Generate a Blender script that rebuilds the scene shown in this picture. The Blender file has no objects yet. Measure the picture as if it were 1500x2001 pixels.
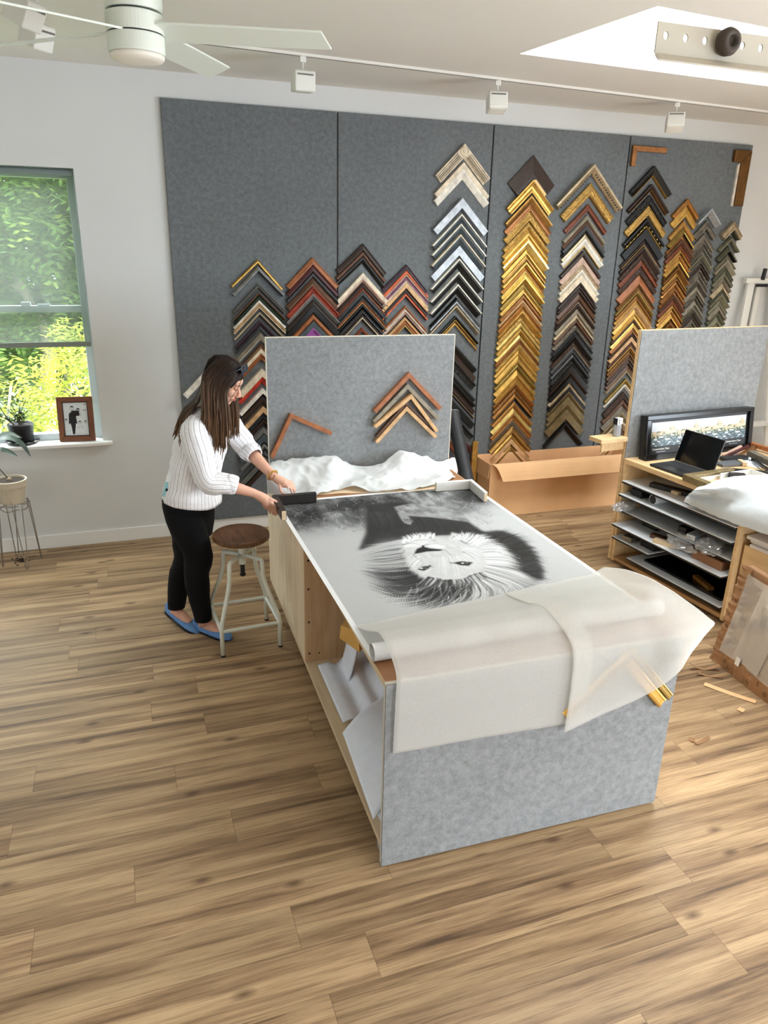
import bpy, bmesh, math, random
import numpy as np
from mathutils import Vector, Matrix, Euler, noise
from math import sin, cos, pi, radians, sqrt

# ------------------------------------------------------------------ camera, sky, daylight, exposure
SC = bpy.context.scene
COL = SC.collection
F = 1446.0
def _n(v):
    v = np.array(v, float); return v / np.linalg.norm(v)
_dn = _n((657 - 750, 4980 - 1000.5, F)); _yd = _n((217 - 750, 463 - 1000.5, F)); _up = -_dn
_yd = _n(_yd - _up * (_yd @ _up)); _xd = np.cross(_yd, _up)
R3 = np.stack([_xd, _yd, _up])
CAM = np.array([0.0, 0.0, 2.2])
cam_data = bpy.data.cameras.new('camera'); cam = bpy.data.objects.new('camera', cam_data); COL.objects.link(cam)
cm = Matrix([[R3[i][0], -R3[i][1], -R3[i][2], CAM[i]] for i in range(3)] + [[0, 0, 0, 1]])
cam.matrix_world = cm
cam_data.sensor_fit = 'VERTICAL'; cam_data.sensor_height = 36.0; cam_data.sensor_width = 27.0
cam_data.lens = 36.0 * F / 2001.0
cam_data.clip_start = 0.05; cam_data.clip_end = 200
SC.camera = cam
SC.view_settings.view_transform = 'Standard'; SC.view_settings.look = 'None'
SC.view_settings.gamma = 1.0; SC.view_settings.use_curve_mapping = False
SC.view_settings.exposure = 0.16
SKY = 26.0
world = bpy.data.worlds.new('sky'); SC.world = world; world.use_nodes = True
wn = world.node_tree.nodes; wl = world.node_tree.links
bg = wn['Background']; bg.inputs['Strength'].default_value = SKY
wtc = wn.new('ShaderNodeTexCoord'); wsep = wn.new('ShaderNodeSeparateXYZ'); wr = wn.new('ShaderNodeValToRGB')
wl.new(wtc.outputs['Generated'], wsep.inputs[0]); wl.new(wsep.outputs['Z'], wr.inputs[0]); wl.new(wr.outputs[0], bg.inputs[0])
wm = wn.new('ShaderNodeMath'); wm.operation = 'MULTIPLY_ADD'; wl.new(wsep.outputs['X'], wm.inputs[0]); wm.inputs[1].default_value = 0.55 * SKY; wm.inputs[2].default_value = SKY
wl.new(wm.outputs[0], bg.inputs['Strength'])      # the sun side of the sky (+X) is brighter
wr.color_ramp.elements[0].position = 0.0; wr.color_ramp.elements[0].color = (0.245, 0.282, 0.322, 1)
wr.color_ramp.elements[1].position = 0.62; wr.color_ramp.elements[1].color = (0.93, 0.967, 1.0, 1)
SC.cycles.use_denoising = True
SC.cycles.max_bounces = 10; SC.cycles.diffuse_bounces = 6; SC.cycles.transparent_max_bounces = 24
SC.cycles.glossy_bounces = 4; SC.cycles.sample_clamp_indirect = 6.0
try: SC.cycles.caustics_reflective = False; SC.cycles.caustics_refractive = False
except Exception: pass

def portal(name, loc, rot, sx, sy):
    l = bpy.data.lights.new(name, 'AREA'); l.shape = 'RECTANGLE'; l.size = sx; l.size_y = sy
    l.cycles.is_portal = True
    o = bpy.data.objects.new(name, l); o.location = loc; o.rotation_euler = rot; COL.objects.link(o)
portal('daylight_skylight', (3.28, 3.81, 3.74), (0, 0, 0), 2.14, 1.2)                     # faces down
portal('daylight_window', (-0.95, 5.86, 1.7), (radians(-90), 0, 0), 1.52, 1.82)            # faces -Y
portal('daylight_rear_window', (2.9, -2.35, 1.0), (radians(90), 0, 0), 1.7, 1.9)          # faces +Y
portal('daylight_side_door', (6.15, .18, 1.2), (0, radians(90), 0), 2.3, 4.2)              # faces -X
portal('daylight_left_window', (-3.35, 1.52, 1.3), (0, radians(-90), 0), 1.0, .9)          # faces +X
# ------------------------------------------------------------------ pixel -> point helpers
def ray(px, py): return R3 @ np.array([(px - 750) / F, (py - 1000.5) / F, 1.0])
def P(px, py, z=None, y=None, x=None):
    r = ray(px, py)
    if z is not None: t = (z - CAM[2]) / r[2]
    elif y is not None: t = y / r[1]
    else: t = x / r[0]
    return Vector(CAM + r * t)
def proj(p):
    c = R3.T @ (np.array(p, float) - CAM); return 750 + F * c[0] / c[2], 1000.5 + F * c[1] / c[2]
def zrow(X, Y, py):
    lo, hi = -1.0, 4.5
    for _ in range(40):
        m = (lo + hi) / 2
        if proj((X, Y, m))[1] > py: lo = m
        else: hi = m
    return m
# ------------------------------------------------------------------ materials
def lin(c):
    return tuple(((x / 255) / 12.92 if x / 255 <= 0.04045 else ((x / 255 + 0.055) / 1.055) ** 2.4) for x in c)
MATS = {}
def mat(name, rgb=None, rough=0.6, metal=0.0, spec=0.5, linc=None):
    if name in MATS: return MATS[name]
    m = bpy.data.materials.new(name); m.use_nodes = True; MATS[name] = m
    b = m.node_tree.nodes['Principled BSDF']
    c = linc if linc else lin(rgb)
    b.inputs['Base Color'].default_value = (*c, 1); b.inputs['Roughness'].default_value = rough
    b.inputs['Metallic'].default_value = metal; b.inputs['Specular IOR Level'].default_value = spec
    return m
def N(m, t, **kw):
    n = m.node_tree.nodes.new(t)
    for k, v in kw.items(): setattr(n, k, v)
    return n
def L(m, a, b): m.node_tree.links.new(a, b)
def bsdf(m): return m.node_tree.nodes['Principled BSDF']
def coords(m, scale=(1, 1, 1), kind='Object', rot=(0, 0, 0)):
    tc = N(m, 'ShaderNodeTexCoord'); mp = N(m, 'ShaderNodeMapping')
    mp.inputs['Scale'].default_value = scale; mp.inputs['Rotation'].default_value = rot
    L(m, tc.outputs[kind], mp.inputs[0]); return mp.outputs[0]
def noise_tex(m, vec, scale, detail=4, rough=0.55, dist=0.0):
    n = N(m, 'ShaderNodeTexNoise'); n.inputs['Scale'].default_value = scale; n.inputs['Detail'].default_value = detail
    n.inputs['Roughness'].default_value = rough; n.inputs['Distortion'].default_value = dist
    if vec is not None: L(m, vec, n.inputs['Vector'])
    return n
def ramp(m, fac, stops):
    r = N(m, 'ShaderNodeValToRGB'); e = r.color_ramp.elements
    e[0].position = stops[0][0]; e[0].color = (*stops[0][1], 1); e[1].position = stops[-1][0]; e[1].color = (*stops[-1][1], 1)
    for p, c in stops[1:-1]:
        k = e.new(p); k.color = (*c, 1)
    L(m, fac, r.inputs[0]); return r
def bump(m, h, strength=0.3, dist=0.01):
    b = N(m, 'ShaderNodeBump'); b.inputs['Strength'].default_value = strength; b.inputs['Distance'].default_value = dist
    L(m, h, b.inputs['Height']); L(m, b.outputs[0], bsdf(m).inputs['Normal']); return b
def mixc(m, fac, a, b, mode='MIX'):
    x = N(m, 'ShaderNodeMix', data_type='RGBA', blend_type=mode)
    for s, v in ((x.inputs['Factor'], fac), (x.inputs[6], a), (x.inputs[7], b)):
        if isinstance(v, (int, float)): s.default_value = v
        elif isinstance(v, tuple): s.default_value = (*v, 1)
        else: L(m, v, s)
    return x.outputs[2]
def mth(m, op, a, b=0.5):
    x = N(m, 'ShaderNodeMath', operation=op)
    for s, v in ((x.inputs[0], a), (x.inputs[1], b)):
        if isinstance(v, (int, float)): s.default_value = v
        else: L(m, v, s)
    return x.outputs[0]
def sc(c, k): return tuple(min(1, x * k) for x in c)
def mottled(name, rgb, k=0.25, scale=6, rough=0.6, metal=0, bmp=0.0, bscale=60, stretch=(1, 1, 1), spec=0.5):
    m = mat(name, rgb, rough, metal, spec)
    if m.node_tree.nodes.get('mottle'): return m
    v = coords(m, stretch); n = noise_tex(m, v, scale, 6); n.name = 'mottle'
    c = lin(rgb); r = ramp(m, n.outputs['Fac'], [(0.3, sc(c, 1 - k)), (0.7, sc(c, 1 + k))])
    L(m, r.outputs[0], bsdf(m).inputs['Base Color'])
    if bmp: bump(m, noise_tex(m, v, bscale, 3).outputs['Fac'], bmp, 0.003)
    return m
def wood(name, rgb, dark, scale=1.0, along=(1, 0, 0), rough=0.5, k=1.0):
    m = mat(name, rgb, rough)
    st = tuple(1.2 if a else 14 for a in along)
    v = coords(m, tuple(s * scale for s in st))
    n = noise_tex(m, v, 2.2, 7, 0.62, 0.6)
    r = ramp(m, n.outputs['Fac'], [(0.30, lin(dark)), (0.52, lin(rgb)), (0.75, sc(lin(rgb), 1.15))])
    L(m, r.outputs[0], bsdf(m).inputs['Base Color'])
    bump(m, n.outputs['Fac'], 0.08 * k, 0.002)
    return m
# paint, felt, floor
WALLM = mottled('wall_paint', (212, 213, 212), 0.015, 1.5, 0.85, bmp=0.05, bscale=180, spec=0.25)
CEILM = mottled('ceiling_paint', (226, 223, 217), 0.012, 1.2, 0.9, bmp=0.04, bscale=160, spec=0.2)
TRIMM = mat('trim_paint', (232, 231, 227), 0.45)
def felt(name, rgb, kk=0.16):
    m = mat(name, rgb, 0.95, 0, 0.1)
    v = coords(m)
    n1 = noise_tex(m, v, 34, 5, 0.7); n2 = noise_tex(m, v, 120, 4, 0.8); n3 = noise_tex(m, v, 3, 2)
    s = mth(m, 'ADD', mth(m, 'MULTIPLY', n1.outputs['Fac'], 0.5), mth(m, 'MULTIPLY', n2.outputs['Fac'], 0.4))
    s = mth(m, 'ADD', s, mth(m, 'MULTIPLY', n3.outputs['Fac'], 0.1))
    c = lin(rgb)
    r = ramp(m, s, [(0.34, sc(c, 1 - 2.0 * kk)), (0.5, c), (0.66, sc(c, 1 + 2.2 * kk))])
    L(m, r.outputs[0], bsdf(m).inputs['Base Color'])
    bump(m, n2.outputs['Fac'], 0.25, 0.002)
    return m
FELT = felt('grey_felt', (133, 135, 136))
FELTW = felt('dark_grey_felt', (106, 110, 112))
def floor_mat():
    m = mat('vinyl_plank', (170, 140, 105), 0.42, 0, 0.3)
    tc = N(m, 'ShaderNodeTexCoord'); sep = N(m, 'ShaderNodeSeparateXYZ'); L(m, tc.outputs['Object'], sep.inputs[0])
    X, Y = sep.outputs['X'], sep.outputs['Y']
    W, LEN = 0.178, 1.22
    ry = mth(m, 'DIVIDE', Y, W); row = mth(m, 'FLOOR', ry); fy = mth(m, 'FRACT', ry)
    wnr = N(m, 'ShaderNodeTexWhiteNoise', noise_dimensions='1D'); L(m, row, wnr.inputs['W'])
    xs = mth(m, 'ADD', mth(m, 'DIVIDE', X, LEN), wnr.outputs['Value']); col = mth(m, 'FLOOR', xs); fx = mth(m, 'FRACT', xs)
    cmb = N(m, 'ShaderNodeCombineXYZ'); L(m, row, cmb.inputs[0]); L(m, col, cmb.inputs[1])
    wn2 = N(m, 'ShaderNodeTexWhiteNoise', noise_dimensions='3D'); L(m, cmb.outputs[0], wn2.inputs['Vector'])
    off = N(m, 'ShaderNodeVectorMath', operation='SCALE'); L(m, wn2.outputs['Color'], off.inputs[0]); off.inputs['Scale'].default_value = 30
    add = N(m, 'ShaderNodeVectorMath', operation='ADD'); L(m, tc.outputs['Object'], add.inputs[0]); L(m, off.outputs[0], add.inputs[1])
    def mp(s):
        q = N(m, 'ShaderNodeMapping'); q.inputs['Scale'].default_value = s; L(m, add.outputs[0], q.inputs[0]); return q.outputs[0]
    g1 = noise_tex(m, mp((0.62, 12, 1)), 1.6, 6, 0.6, 0.22)      # broad streaks
    g2 = noise_tex(m, mp((2.6, 110, 1)), 2.0, 6, 0.7, 0.15)     # fine grain
    g3 = noise_tex(m, mp((0.7, 5, 1)), 1.7, 3, 0.5, 0.5)       # tone
    base = ramp(m, g1.outputs['Fac'], [(0.28, lin((92, 72, 55))), (0.42, lin((146, 118, 88))), (0.56, lin((182, 153, 117))), (0.78, lin((202, 175, 136)))])
    fine = ramp(m, g2.outputs['Fac'], [(0.32, (0.56, 0.53, 0.50)), (0.50, (0.98, 0.98, 0.98)), (0.68, (1.12, 1.12, 1.12))])
    c = mixc(m, 0.9, base.outputs[0], fine.outputs[0], 'MULTIPLY')
    tone = ramp(m, g3.outputs['Fac'], [(0.3, (0.80, 0.79, 0.78)), (0.7, (1.1, 1.1, 1.1))])
    c = mixc(m, 0.8, c, tone.outputs[0], 'MULTIPLY')
    ptone = ramp(m, wn2.outputs['Value'], [(0.0, (0.80, 0.79, 0.77)), (1.0, (1.10, 1.09, 1.08))])
    c = mixc(m, 1.0, c, ptone.outputs[0], 'MULTIPLY')
    # knots
    vo = N(m, 'ShaderNodeTexVoronoi', voronoi_dimensions='2D'); vo.inputs['Scale'].default_value = 1.0; L(m, mp((2.1, 4.6, 1)), vo.inputs['Vector'])
    kn = ramp(m, vo.outputs['Distance'], [(0.0, (1, 1, 1)), (0.035, (0.75, 0.75, 0.75)), (0.10, (0, 0, 0))])
    gate = mth(m, 'GREATER_THAN', N(m, 'ShaderNodeSeparateColor').outputs[0], 0.62)
    L(m, vo.outputs['Color'], gate.node.inputs[0].links[0].from_node.inputs[0])
    kf = mth(m, 'MULTIPLY', mth(m, 'MULTIPLY', kn.outputs[0], gate), 0.8)
    c = mixc(m, kf, c, lin((78, 56, 40)))
    # cracks: thin dark lines along the plank
    g4 = noise_tex(m, mp((0.8, 26, 1)), 1.3, 3, 0.5, 0.4)
    ck = ramp(m, g4.outputs['Fac'], [(0.0, (0, 0, 0)), (0.665, (0, 0, 0)), (0.70, (1, 1, 1))])
    c = mixc(m, mth(m, 'MULTIPLY', ck.outputs[0], 0.7), c, lin((92, 68, 48)))
    # seams
    sy = mth(m, 'LESS_THAN', fy, 0.012); sx = mth(m, 'LESS_THAN', fx, 0.0018)
    seam = mth(m, 'MAXIMUM', sy, sx)
    c = mixc(m, mth(m, 'MULTIPLY', seam, 0.55), c, lin((84, 62, 44)))
    L(m, c, bsdf(m).inputs['Base Color'])
    hh = mth(m, 'SUBTRACT', mth(m, 'MULTIPLY', g2.outputs['Fac'], 0.4), seam)
    bump(m, hh, 0.12, 0.002)
    rr = mth(m, 'MULTIPLY_ADD', g2.outputs['Fac'], 0.18); rr.node.inputs[2].default_value = 0.36
    L(m, rr, bsdf(m).inputs['Roughness'])
    return m
FLOORM = floor_mat()
PLY = wood('birch_ply', (214, 192, 158), (196, 170, 134), 0.7, (0, 1, 0), 0.55, 0.5)
PLYV = wood('birch_ply_upright', (232, 214, 184), (214, 192, 158), 0.7, (0, 0, 1), 0.55, 0.5)
MAPLE = wood('maple_melamine', (216, 184, 138), (202, 168, 122), 0.8, (0, 1, 0), 0.45, 0.4)
HARDB = mottled('hardboard', (152, 106, 70), 0.1, 12, 0.55)
CARD = mottled('corrugated_card', (230, 184, 136), 0.06, 5, 0.85, bmp=0.1, bscale=30)
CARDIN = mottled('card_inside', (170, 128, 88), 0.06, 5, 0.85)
KRAFT = mottled('kraft_paper', (152, 114, 80), 0.1, 9, 0.8, bmp=0.5, bscale=22)
WALNUT = wood('dark_walnut', (92, 60, 38), (58, 36, 22), 1.2, (1, 0, 0), 0.45)
WHITEBD = mat('white_foamboard', (226, 230, 234), 0.6)
BLACKM = mat('black_matt', (20, 20, 21), 0.55)
BLACKG = mat('black_gloss', (16, 16, 18), 0.22)
CREAMM = mat('cream_metal', (222, 226, 216), 0.4)
WHITEP = mat('white_plastic', (226, 226, 220), 0.4)
FANW = mat('fan_white', (226, 232, 222), 0.35)
STEEL = mat('steel_wire', (150, 145, 138), 0.35, 0.9)
GLASSFR = mat('window_vinyl', (196, 208, 214), 0.4)
GOLDM = mat('bright_gold', (214, 168, 84), 0.3, 1.0)
# ------------------------------------------------------------------ geometry helpers
class B:
    def __init__(s): s.v = []; s.f = []; s.m = []; s.uv = {}
    def add(s, vs, fs, mi=0):
        o = len(s.v); s.v += [tuple(x) for x in vs]
        for f in fs: s.f.append(tuple(i + o for i in f)); s.m.append(mi)
        return o
    def box(s, c, d, rot=None, mi=0):
        hx, hy, hz = d[0] / 2, d[1] / 2, d[2] / 2
        vs = [Vector((sx * hx, sy * hy, sz * hz)) for sz in (-1, 1) for sy in (-1, 1) for sx in (-1, 1)]
        if rot is not None:
            M = rot if isinstance(rot, Matrix) else Euler(rot).to_matrix()
            vs = [M @ x for x in vs]
        c = Vector(c); vs = [x + c for x in vs]
        s.add(vs, [(0, 2, 3, 1), (4, 5, 7, 6), (0, 1, 5, 4), (2, 6, 7, 3), (0, 4, 6, 2), (1, 3, 7, 5)], mi); return s
    def bx(s, x0, x1, y0, y1, z0, z1, mi=0):
        return s.box(((x0 + x1) / 2, (y0 + y1) / 2, (z0 + z1) / 2), (abs(x1 - x0), abs(y1 - y0), abs(z1 - z0)), None, mi)
    def rings(s, rings, close=True, caps=True, mi=0, uv=False):
        n = len(rings[0]); o = len(s.v)
        for r in rings: s.v += [tuple(x) for x in r]
        for i in range(len(rings) - 1):
            for j in range(n if close else n - 1):
                k = (j + 1) % n
                fi = len(s.f)
                s.f.append((o + i * n + j, o + i * n + k, o + (i + 1) * n + k, o + (i + 1) * n + j)); s.m.append(mi)
                if uv:
                    a, b2 = j / n, (j + 1) / n; c0, c1 = i / (len(rings) - 1), (i + 1) / (len(rings) - 1)
                    s.uv[fi] = [(a, c0), (b2, c0), (b2, c1), (a, c1)]
        if caps and close:
            s.f.append(tuple(o + j for j in reversed(range(n)))); s.m.append(mi)
            s.f.append(tuple(o + (len(rings) - 1) * n + j for j in range(n))); s.m.append(mi)
        return s
    def tube(s, pts, r, n=8, caps=True, mi=0):
        pts = [Vector(p) for p in pts]
        rr = r if isinstance(r, (list, tuple)) else [r] * len(pts)
        T = []
        for i in range(len(pts)):
            a = pts[max(i - 1, 0)]; b = pts[min(i + 1, len(pts) - 1)]; T.append((b - a).normalized())
        u = T[0].orthogonal().normalized(); R = []
        for i, p in enumerate(pts):
            u = (u - T[i] * u.dot(T[i])); u = u.normalized() if u.length > 1e-6 else T[i].orthogonal().normalized()
            w = T[i].cross(u)
            R.append([p + (u * cos(2 * pi * k / n) + w * sin(2 * pi * k / n)) * rr[i] for k in range(n)])
        return s.rings(R, True, caps, mi)
    def lathe(s, prof, c=(0, 0, 0), n=24, mi=0, M=None):
        c = Vector(c); R = []
        for r, z in prof:
            ring = [Vector((r * cos(2 * pi * k / n), r * sin(2 * pi * k / n), z)) for k in range(n)]
            if M is not None: ring = [M @ x for x in ring]
            R.append([x + c for x in ring])
        return s.rings(R, True, True, mi)
    def ell(s, c, ax, n=14, m=10, mi=0):
        # ellipsoid with axis vectors ax (3 vectors)
        c = Vector(c); a, b, d = [Vector(x) for x in ax]; R = []
        for i in range(m + 1):
            t = -pi / 2 + pi * i / m; ct, st = max(cos(t), 0.02), sin(t)
            R.append([c + (a * cos(2 * pi * k / n) + b * sin(2 * pi * k / n)) * ct + d * st for k in range(n)])
        return s.rings(R, True, True, mi)
    def prism(s, poly, origin, ex, ey, ez, d, mi=0):
        # polygon (2-D list) in plane (ex, ey) extruded along ez by d
        o = Vector(origin); ex, ey, ez = Vector(ex), Vector(ey), Vector(ez); n = len(poly)
        a = [o + ex * p[0] + ey * p[1] for p in poly]; b = [p + ez * d for p in a]
        k = len(s.v); s.v += [tuple(x) for x in a + b]
        s.f.append(tuple(k + i for i in reversed(range(n)))); s.m.append(mi)
        s.f.append(tuple(k + n + i for i in range(n))); s.m.append(mi)
        for i in range(n):
            j = (i + 1) % n; s.f.append((k + i, k + j, k + n + j, k + n + i)); s.m.append(mi)
        return s
    def grid(s, G, mi=0):
        nu, nv = len(G), len(G[0]); o = len(s.v)
        for row in G: s.v += [tuple(p) for p in row]
        for i in range(nu - 1):
            for j in range(nv - 1):
                fi = len(s.f)
                s.f.append((o + i * nv + j, o + (i + 1) * nv + j, o + (i + 1) * nv + j + 1, o + i * nv + j + 1)); s.m.append(mi)
                s.uv[fi] = [(i / (nu - 1), j / (nv - 1)), ((i + 1) / (nu - 1), j / (nv - 1)), ((i + 1) / (nu - 1), (j + 1) / (nv - 1)), (i / (nu - 1), (j + 1) / (nv - 1))]
        return s
    def mesh(s, name, mats, smooth=False):
        me = bpy.data.meshes.new(name); me.from_pydata(s.v, [], s.f)
        for mm in (mats if isinstance(mats, (list, tuple)) else [mats]): me.materials.append(mm)
        me.polygons.foreach_set('material_index', s.m)
        if s.uv:
            ul = me.uv_layers.new(name='UVMap')
            for p in me.polygons:
                q = s.uv.get(p.index)
                if q:
                    for li, t in zip(p.loop_indices, q): ul.data[li].uv = t
        bm = bmesh.new(); bm.from_mesh(me)
        bmesh.ops.recalc_face_normals(bm, faces=bm.faces); bm.to_mesh(me); bm.free()
        if smooth: me.polygons.foreach_set('use_smooth', [True] * len(me.polygons))
        me.update(); return me
def obj(name, b, mats, parent=None, smooth=False, bev=0, seg=2, sub=0, solid=0, auto=None):
    me = b.mesh(name, mats, smooth) if isinstance(b, B) else b
    o = bpy.data.objects.new(name, me); COL.objects.link(o)
    if parent is not None: o.parent = parent
    if solid:
        q = o.modifiers.new('thick', 'SOLIDIFY'); q.thickness = solid; q.offset = 0
    if bev:
        q = o.modifiers.new('edge', 'BEVEL'); q.width = bev; q.segments = seg; q.limit_method = 'ANGLE'; q.angle_limit = radians(40)
    if sub:
        q = o.modifiers.new('sub', 'SUBSURF'); q.levels = sub; q.render_levels = sub
    return o
def tag(o, label, cat, group=None, kind=None):
    o['label'] = label; o['category'] = cat
    if group: o['group'] = group
    if kind: o['kind'] = kind
    return o
def thing(name, label, cat, loc=(0, 0, 0), rz=0.0, group=None):
    o = bpy.data.objects.new(name, None); o.empty_display_size = 0.1; COL.objects.link(o)
    o.location = loc; o.rotation_euler = (0, 0, rz); return tag(o, label, cat, group)
def struct(name, b, mats, **kw):
    o = obj(name, b, mats, **kw); o['kind'] = 'structure'; return o
def spline(pts, n):
    pts = [Vector(p) for p in pts]; out = []
    q = [pts[0] * 2 - pts[1]] + pts + [pts[-1] * 2 - pts[-2]]
    m = len(pts) - 1
    for k in range(n):
        t = k / (n - 1) * m; i = min(int(t), m - 1); u = t - i
        a, b, c, d = q[i], q[i + 1], q[i + 2], q[i + 3]
        out.append(0.5 * ((2 * b) + (c - a) * u + (2 * a - 5 * b + 4 * c - d) * u * u + (3 * b - a - 3 * c + d) * u ** 3))
    return out
def patch(C, nu, nv):
    # smooth surface through a control grid C[i][j]
    rows = [spline(r, nv) for r in C]
    cols = [spline([rows[i][j] for i in range(len(rows))], nu) for j in range(nv)]
    return [[cols[j][i] for j in range(nv)] for i in range(nu)]
RND = random.Random(7)
# ------------------------------------------------------------------ room shell
YW, ZC = 5.642, 3.215
XL, XR, YF = -3.2, 6.1, -2.3
b = B(); b.add([(XL - .3, YF - .3, 0), (XR + .3, YF - .3, 0), (XR + .3, YW + .2, 0), (XL - .3, YW + .2, 0)], [(0, 1, 2, 3)])
b.add([(XL - .3, YF - .3, -.15), (XR + .3, YF - .3, -.15), (XR + .3, YW + .2, -.15), (XL - .3, YW + .2, -.15)], [(0, 1, 2, 3)])
struct('floor', b, FLOORM)
HOLE = [(2.387, 3.253), (4.33, 3.44), (4.30, 4.372), (2.26, 4.277)]
b = B(); OUT = [(XL - .2, YF - .2), (XR + .2, YF - .2), (XR + .2, YW + .2), (XL - .2, YW + .2)]
zt = ZC + 0.48
vs = [(x, y, ZC) for x, y in OUT] + [(x, y, ZC) for x, y in HOLE] + [(x, y, zt) for x, y in OUT] + [(x, y, zt) for x, y in HOLE]
fs = []
for i in range(4):
    j = (i + 1) % 4
    fs += [(i, j, 4 + j, 4 + i), (8 + i, 12 + i, 12 + j, 8 + j), (4 + i, 4 + j, 12 + j, 12 + i), (i, 8 + i, 8 + j, j)]
b.add(vs, fs); struct('ceiling', b, CEILM)
# skylight: frame, divider and glass above the shaft
b = B()
for i in range(4):
    p, q = Vector((*HOLE[i], zt)), Vector((*HOLE[(i + 1) % 4], zt)); d = (q - p); nrm = Vector((-d.y, d.x, 0)).normalized()
    c = (p + q) / 2; b.box(c + nrm * 0.02 + Vector((0, 0, .0)), (d.length, .05, .09), (0, 0, math.atan2(d.y, d.x)))
sk = struct('window_2', b, TRIMM)
b = B(); b.box((2.98, 3.82, zt + .0), (.06, 1.0, .07), (0, 0, .03)); obj('skylight_divider', b, TRIMM, sk)
def glass_mat(name, tint=(1, 1, 1), gl=0.06):
    m = bpy.data.materials.new(name); m.use_nodes = True; MATS[name] = m
    nt = m.node_tree; nt.nodes.remove(nt.nodes['Principled BSDF'])
    t = N(m, 'ShaderNodeBsdfTransparent'); t.inputs[0].default_value = (*tint, 1)
    g = N(m, 'ShaderNodeBsdfGlossy'); g.inputs['Roughness'].default_value = 0.02
    x = N(m, 'ShaderNodeMixShader'); x.inputs[0].default_value = gl
    L(m, t.outputs[0], x.inputs[1]); L(m, g.outputs[0], x.inputs[2]); L(m, x.outputs[0], nt.nodes['Material Output'].inputs[0]); return m
PANE = glass_mat('window_glass', (0.97, 0.985, 0.98), 0.05)
b = B(); b.add([(x, y, zt + .03) for x, y in HOLE] + [(x, y, zt + .036) for x, y in HOLE], [(0, 1, 2, 3), (7, 6, 5, 4), (0, 4, 5, 1), (1, 5, 6, 2), (2, 6, 7, 3), (3, 7, 4, 0)])
obj('skylight_pane', b, PANE, sk)
# back wall with the window opening
WX0, WX1, WZ0, WZ1 = -1.72, -0.192, 0.795, 2.612
def wall_with_hole(name, axis, c0, c1, u0, u1, hu0, hu1, hz0, hz1):
    b = B()
    for a0, a1, z0, z1 in ((u0, hu0, 0, ZC), (hu1, u1, 0, ZC), (hu0, hu1, 0, hz0), (hu0, hu1, hz1, ZC)):
        if axis == 'y': b.bx(a0, a1, c0, c1, z0, z1)
        else: b.bx(c0, c1, a0, a1, z0, z1)
    return struct(name, b, WALLM)
wall_with_hole('wall_back', 'y', YW, YW + .2, XL - .2, XR + .2, WX0, WX1, WZ0, WZ1)
wall_with_hole('wall_front', 'y', YF - .2, YF, XL - .2, XR + .2, 2.05, 3.75, 0.05, 1.95)
wall_with_hole('wall_right', 'x', XR, XR + .2, YF, YW, -1.9, 2.25, 0.05, 2.2)
wall_with_hole('wall_left', 'x', XL - .2, XL, YF, YW, 1.1, 1.95, 0.8, 1.75)
for nm, bb in (('baseboard_back', (XL, XR, YW - .014, YW, 0, .105)), ('baseboard_left', (XL, XL + .014, YF, YW - .02, 0, .105)), ('baseboard_right', (XR - .014, XR, 2.3, YW - .02, 0, .105))):
    b = B(); b.bx(*bb); struct(nm, b, TRIMM, bev=.004)
# window: frame, sash rails, glass, sill, roller shade
b = B(); y0, y1 = YW + .085, YW + .15
fw = .052
b.bx(WX1 - fw, WX1, y0, y1, WZ0, WZ1); b.bx(WX0, WX0 + fw, y0, y1, WZ0, WZ1)
b.bx(WX0 + fw, WX1 - fw, y0, y1, WZ1 - .06, WZ1); b.bx(WX0 + fw, WX1 - fw, y0, y1, WZ0, WZ0 + .055)
win = struct('window_1', b, GLASSFR, bev=.004)
b = B(); b.bx(WX0 + fw, WX1 - fw, y0 + .01, y1 - .01, 1.70, 1.745); b.bx(-.62, -.56, y0 - .012, y0 + .012, 1.745, 1.77); b.bx(-.52, -.44, y0 - .01, y0 + .01, 1.745, 1.757)
obj('meeting_rail', b, GLASSFR, win, bev=.003)
b = B(); b.bx(WX0 + fw, WX1 - fw, y0 + .03, y0 + .034, 1.745, WZ1 - .06); b.bx(WX0 + fw, WX1 - fw, y0 + .03, y0 + .034, WZ0 + .055, 1.70)
obj('window_pane', b, PANE, win)
b = B(); b.bx(-1.86, -.125, YW - .06, YW - .001, .772, .80); b.bx(WX0 + .002, WX1 - .002, YW - .002, y0 + .01, .772, .80)
struct('trim_1', b, TRIMM, bev=.008, seg=3)
def shade_mat():
    m = bpy.data.materials.new('shade_mesh'); m.use_nodes = True; nt = m.node_tree; nt.nodes.remove(nt.nodes['Principled BSDF'])
    t = N(m, 'ShaderNodeBsdfTransparent'); t.inputs[0].default_value = (.86, .9, .88, 1)
    d = N(m, 'ShaderNodeBsdfDiffuse'); d.inputs[0].default_value = (.09, .095, .09, 1)
    tr = N(m, 'ShaderNodeBsdfTranslucent'); tr.inputs[0].default_value = (.09, .10, .09, 1)
    a = N(m, 'ShaderNodeAddShader'); L(m, d.outputs[0], a.inputs[0]); L(m, tr.outputs[0], a.inputs[1])
    x = N(m, 'ShaderNodeMixShader'); x.inputs[0].default_value = .52
    L(m, t.outputs[0], x.inputs[1]); L(m, a.outputs[0], x.inputs[2]); L(m, x.outputs[0], nt.nodes['Material Output'].inputs[0]); return m
sh = thing('roller_shade', 'grey see-through roller shade pulled halfway down the window', 'window shade', ((WX0 + WX1) / 2, YW + .045, 2.585))
sh.name = 'roller_shade'
hw = (WX1 - WX0) / 2 - .012
b = B(); b.add([(-hw, 0, -1.085), (hw, 0, -1.085), (hw, 0, 0), (-hw, 0, 0)], [(0, 1, 2, 3)]); obj('shade_fabric', b, shade_mat(), sh)
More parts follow.
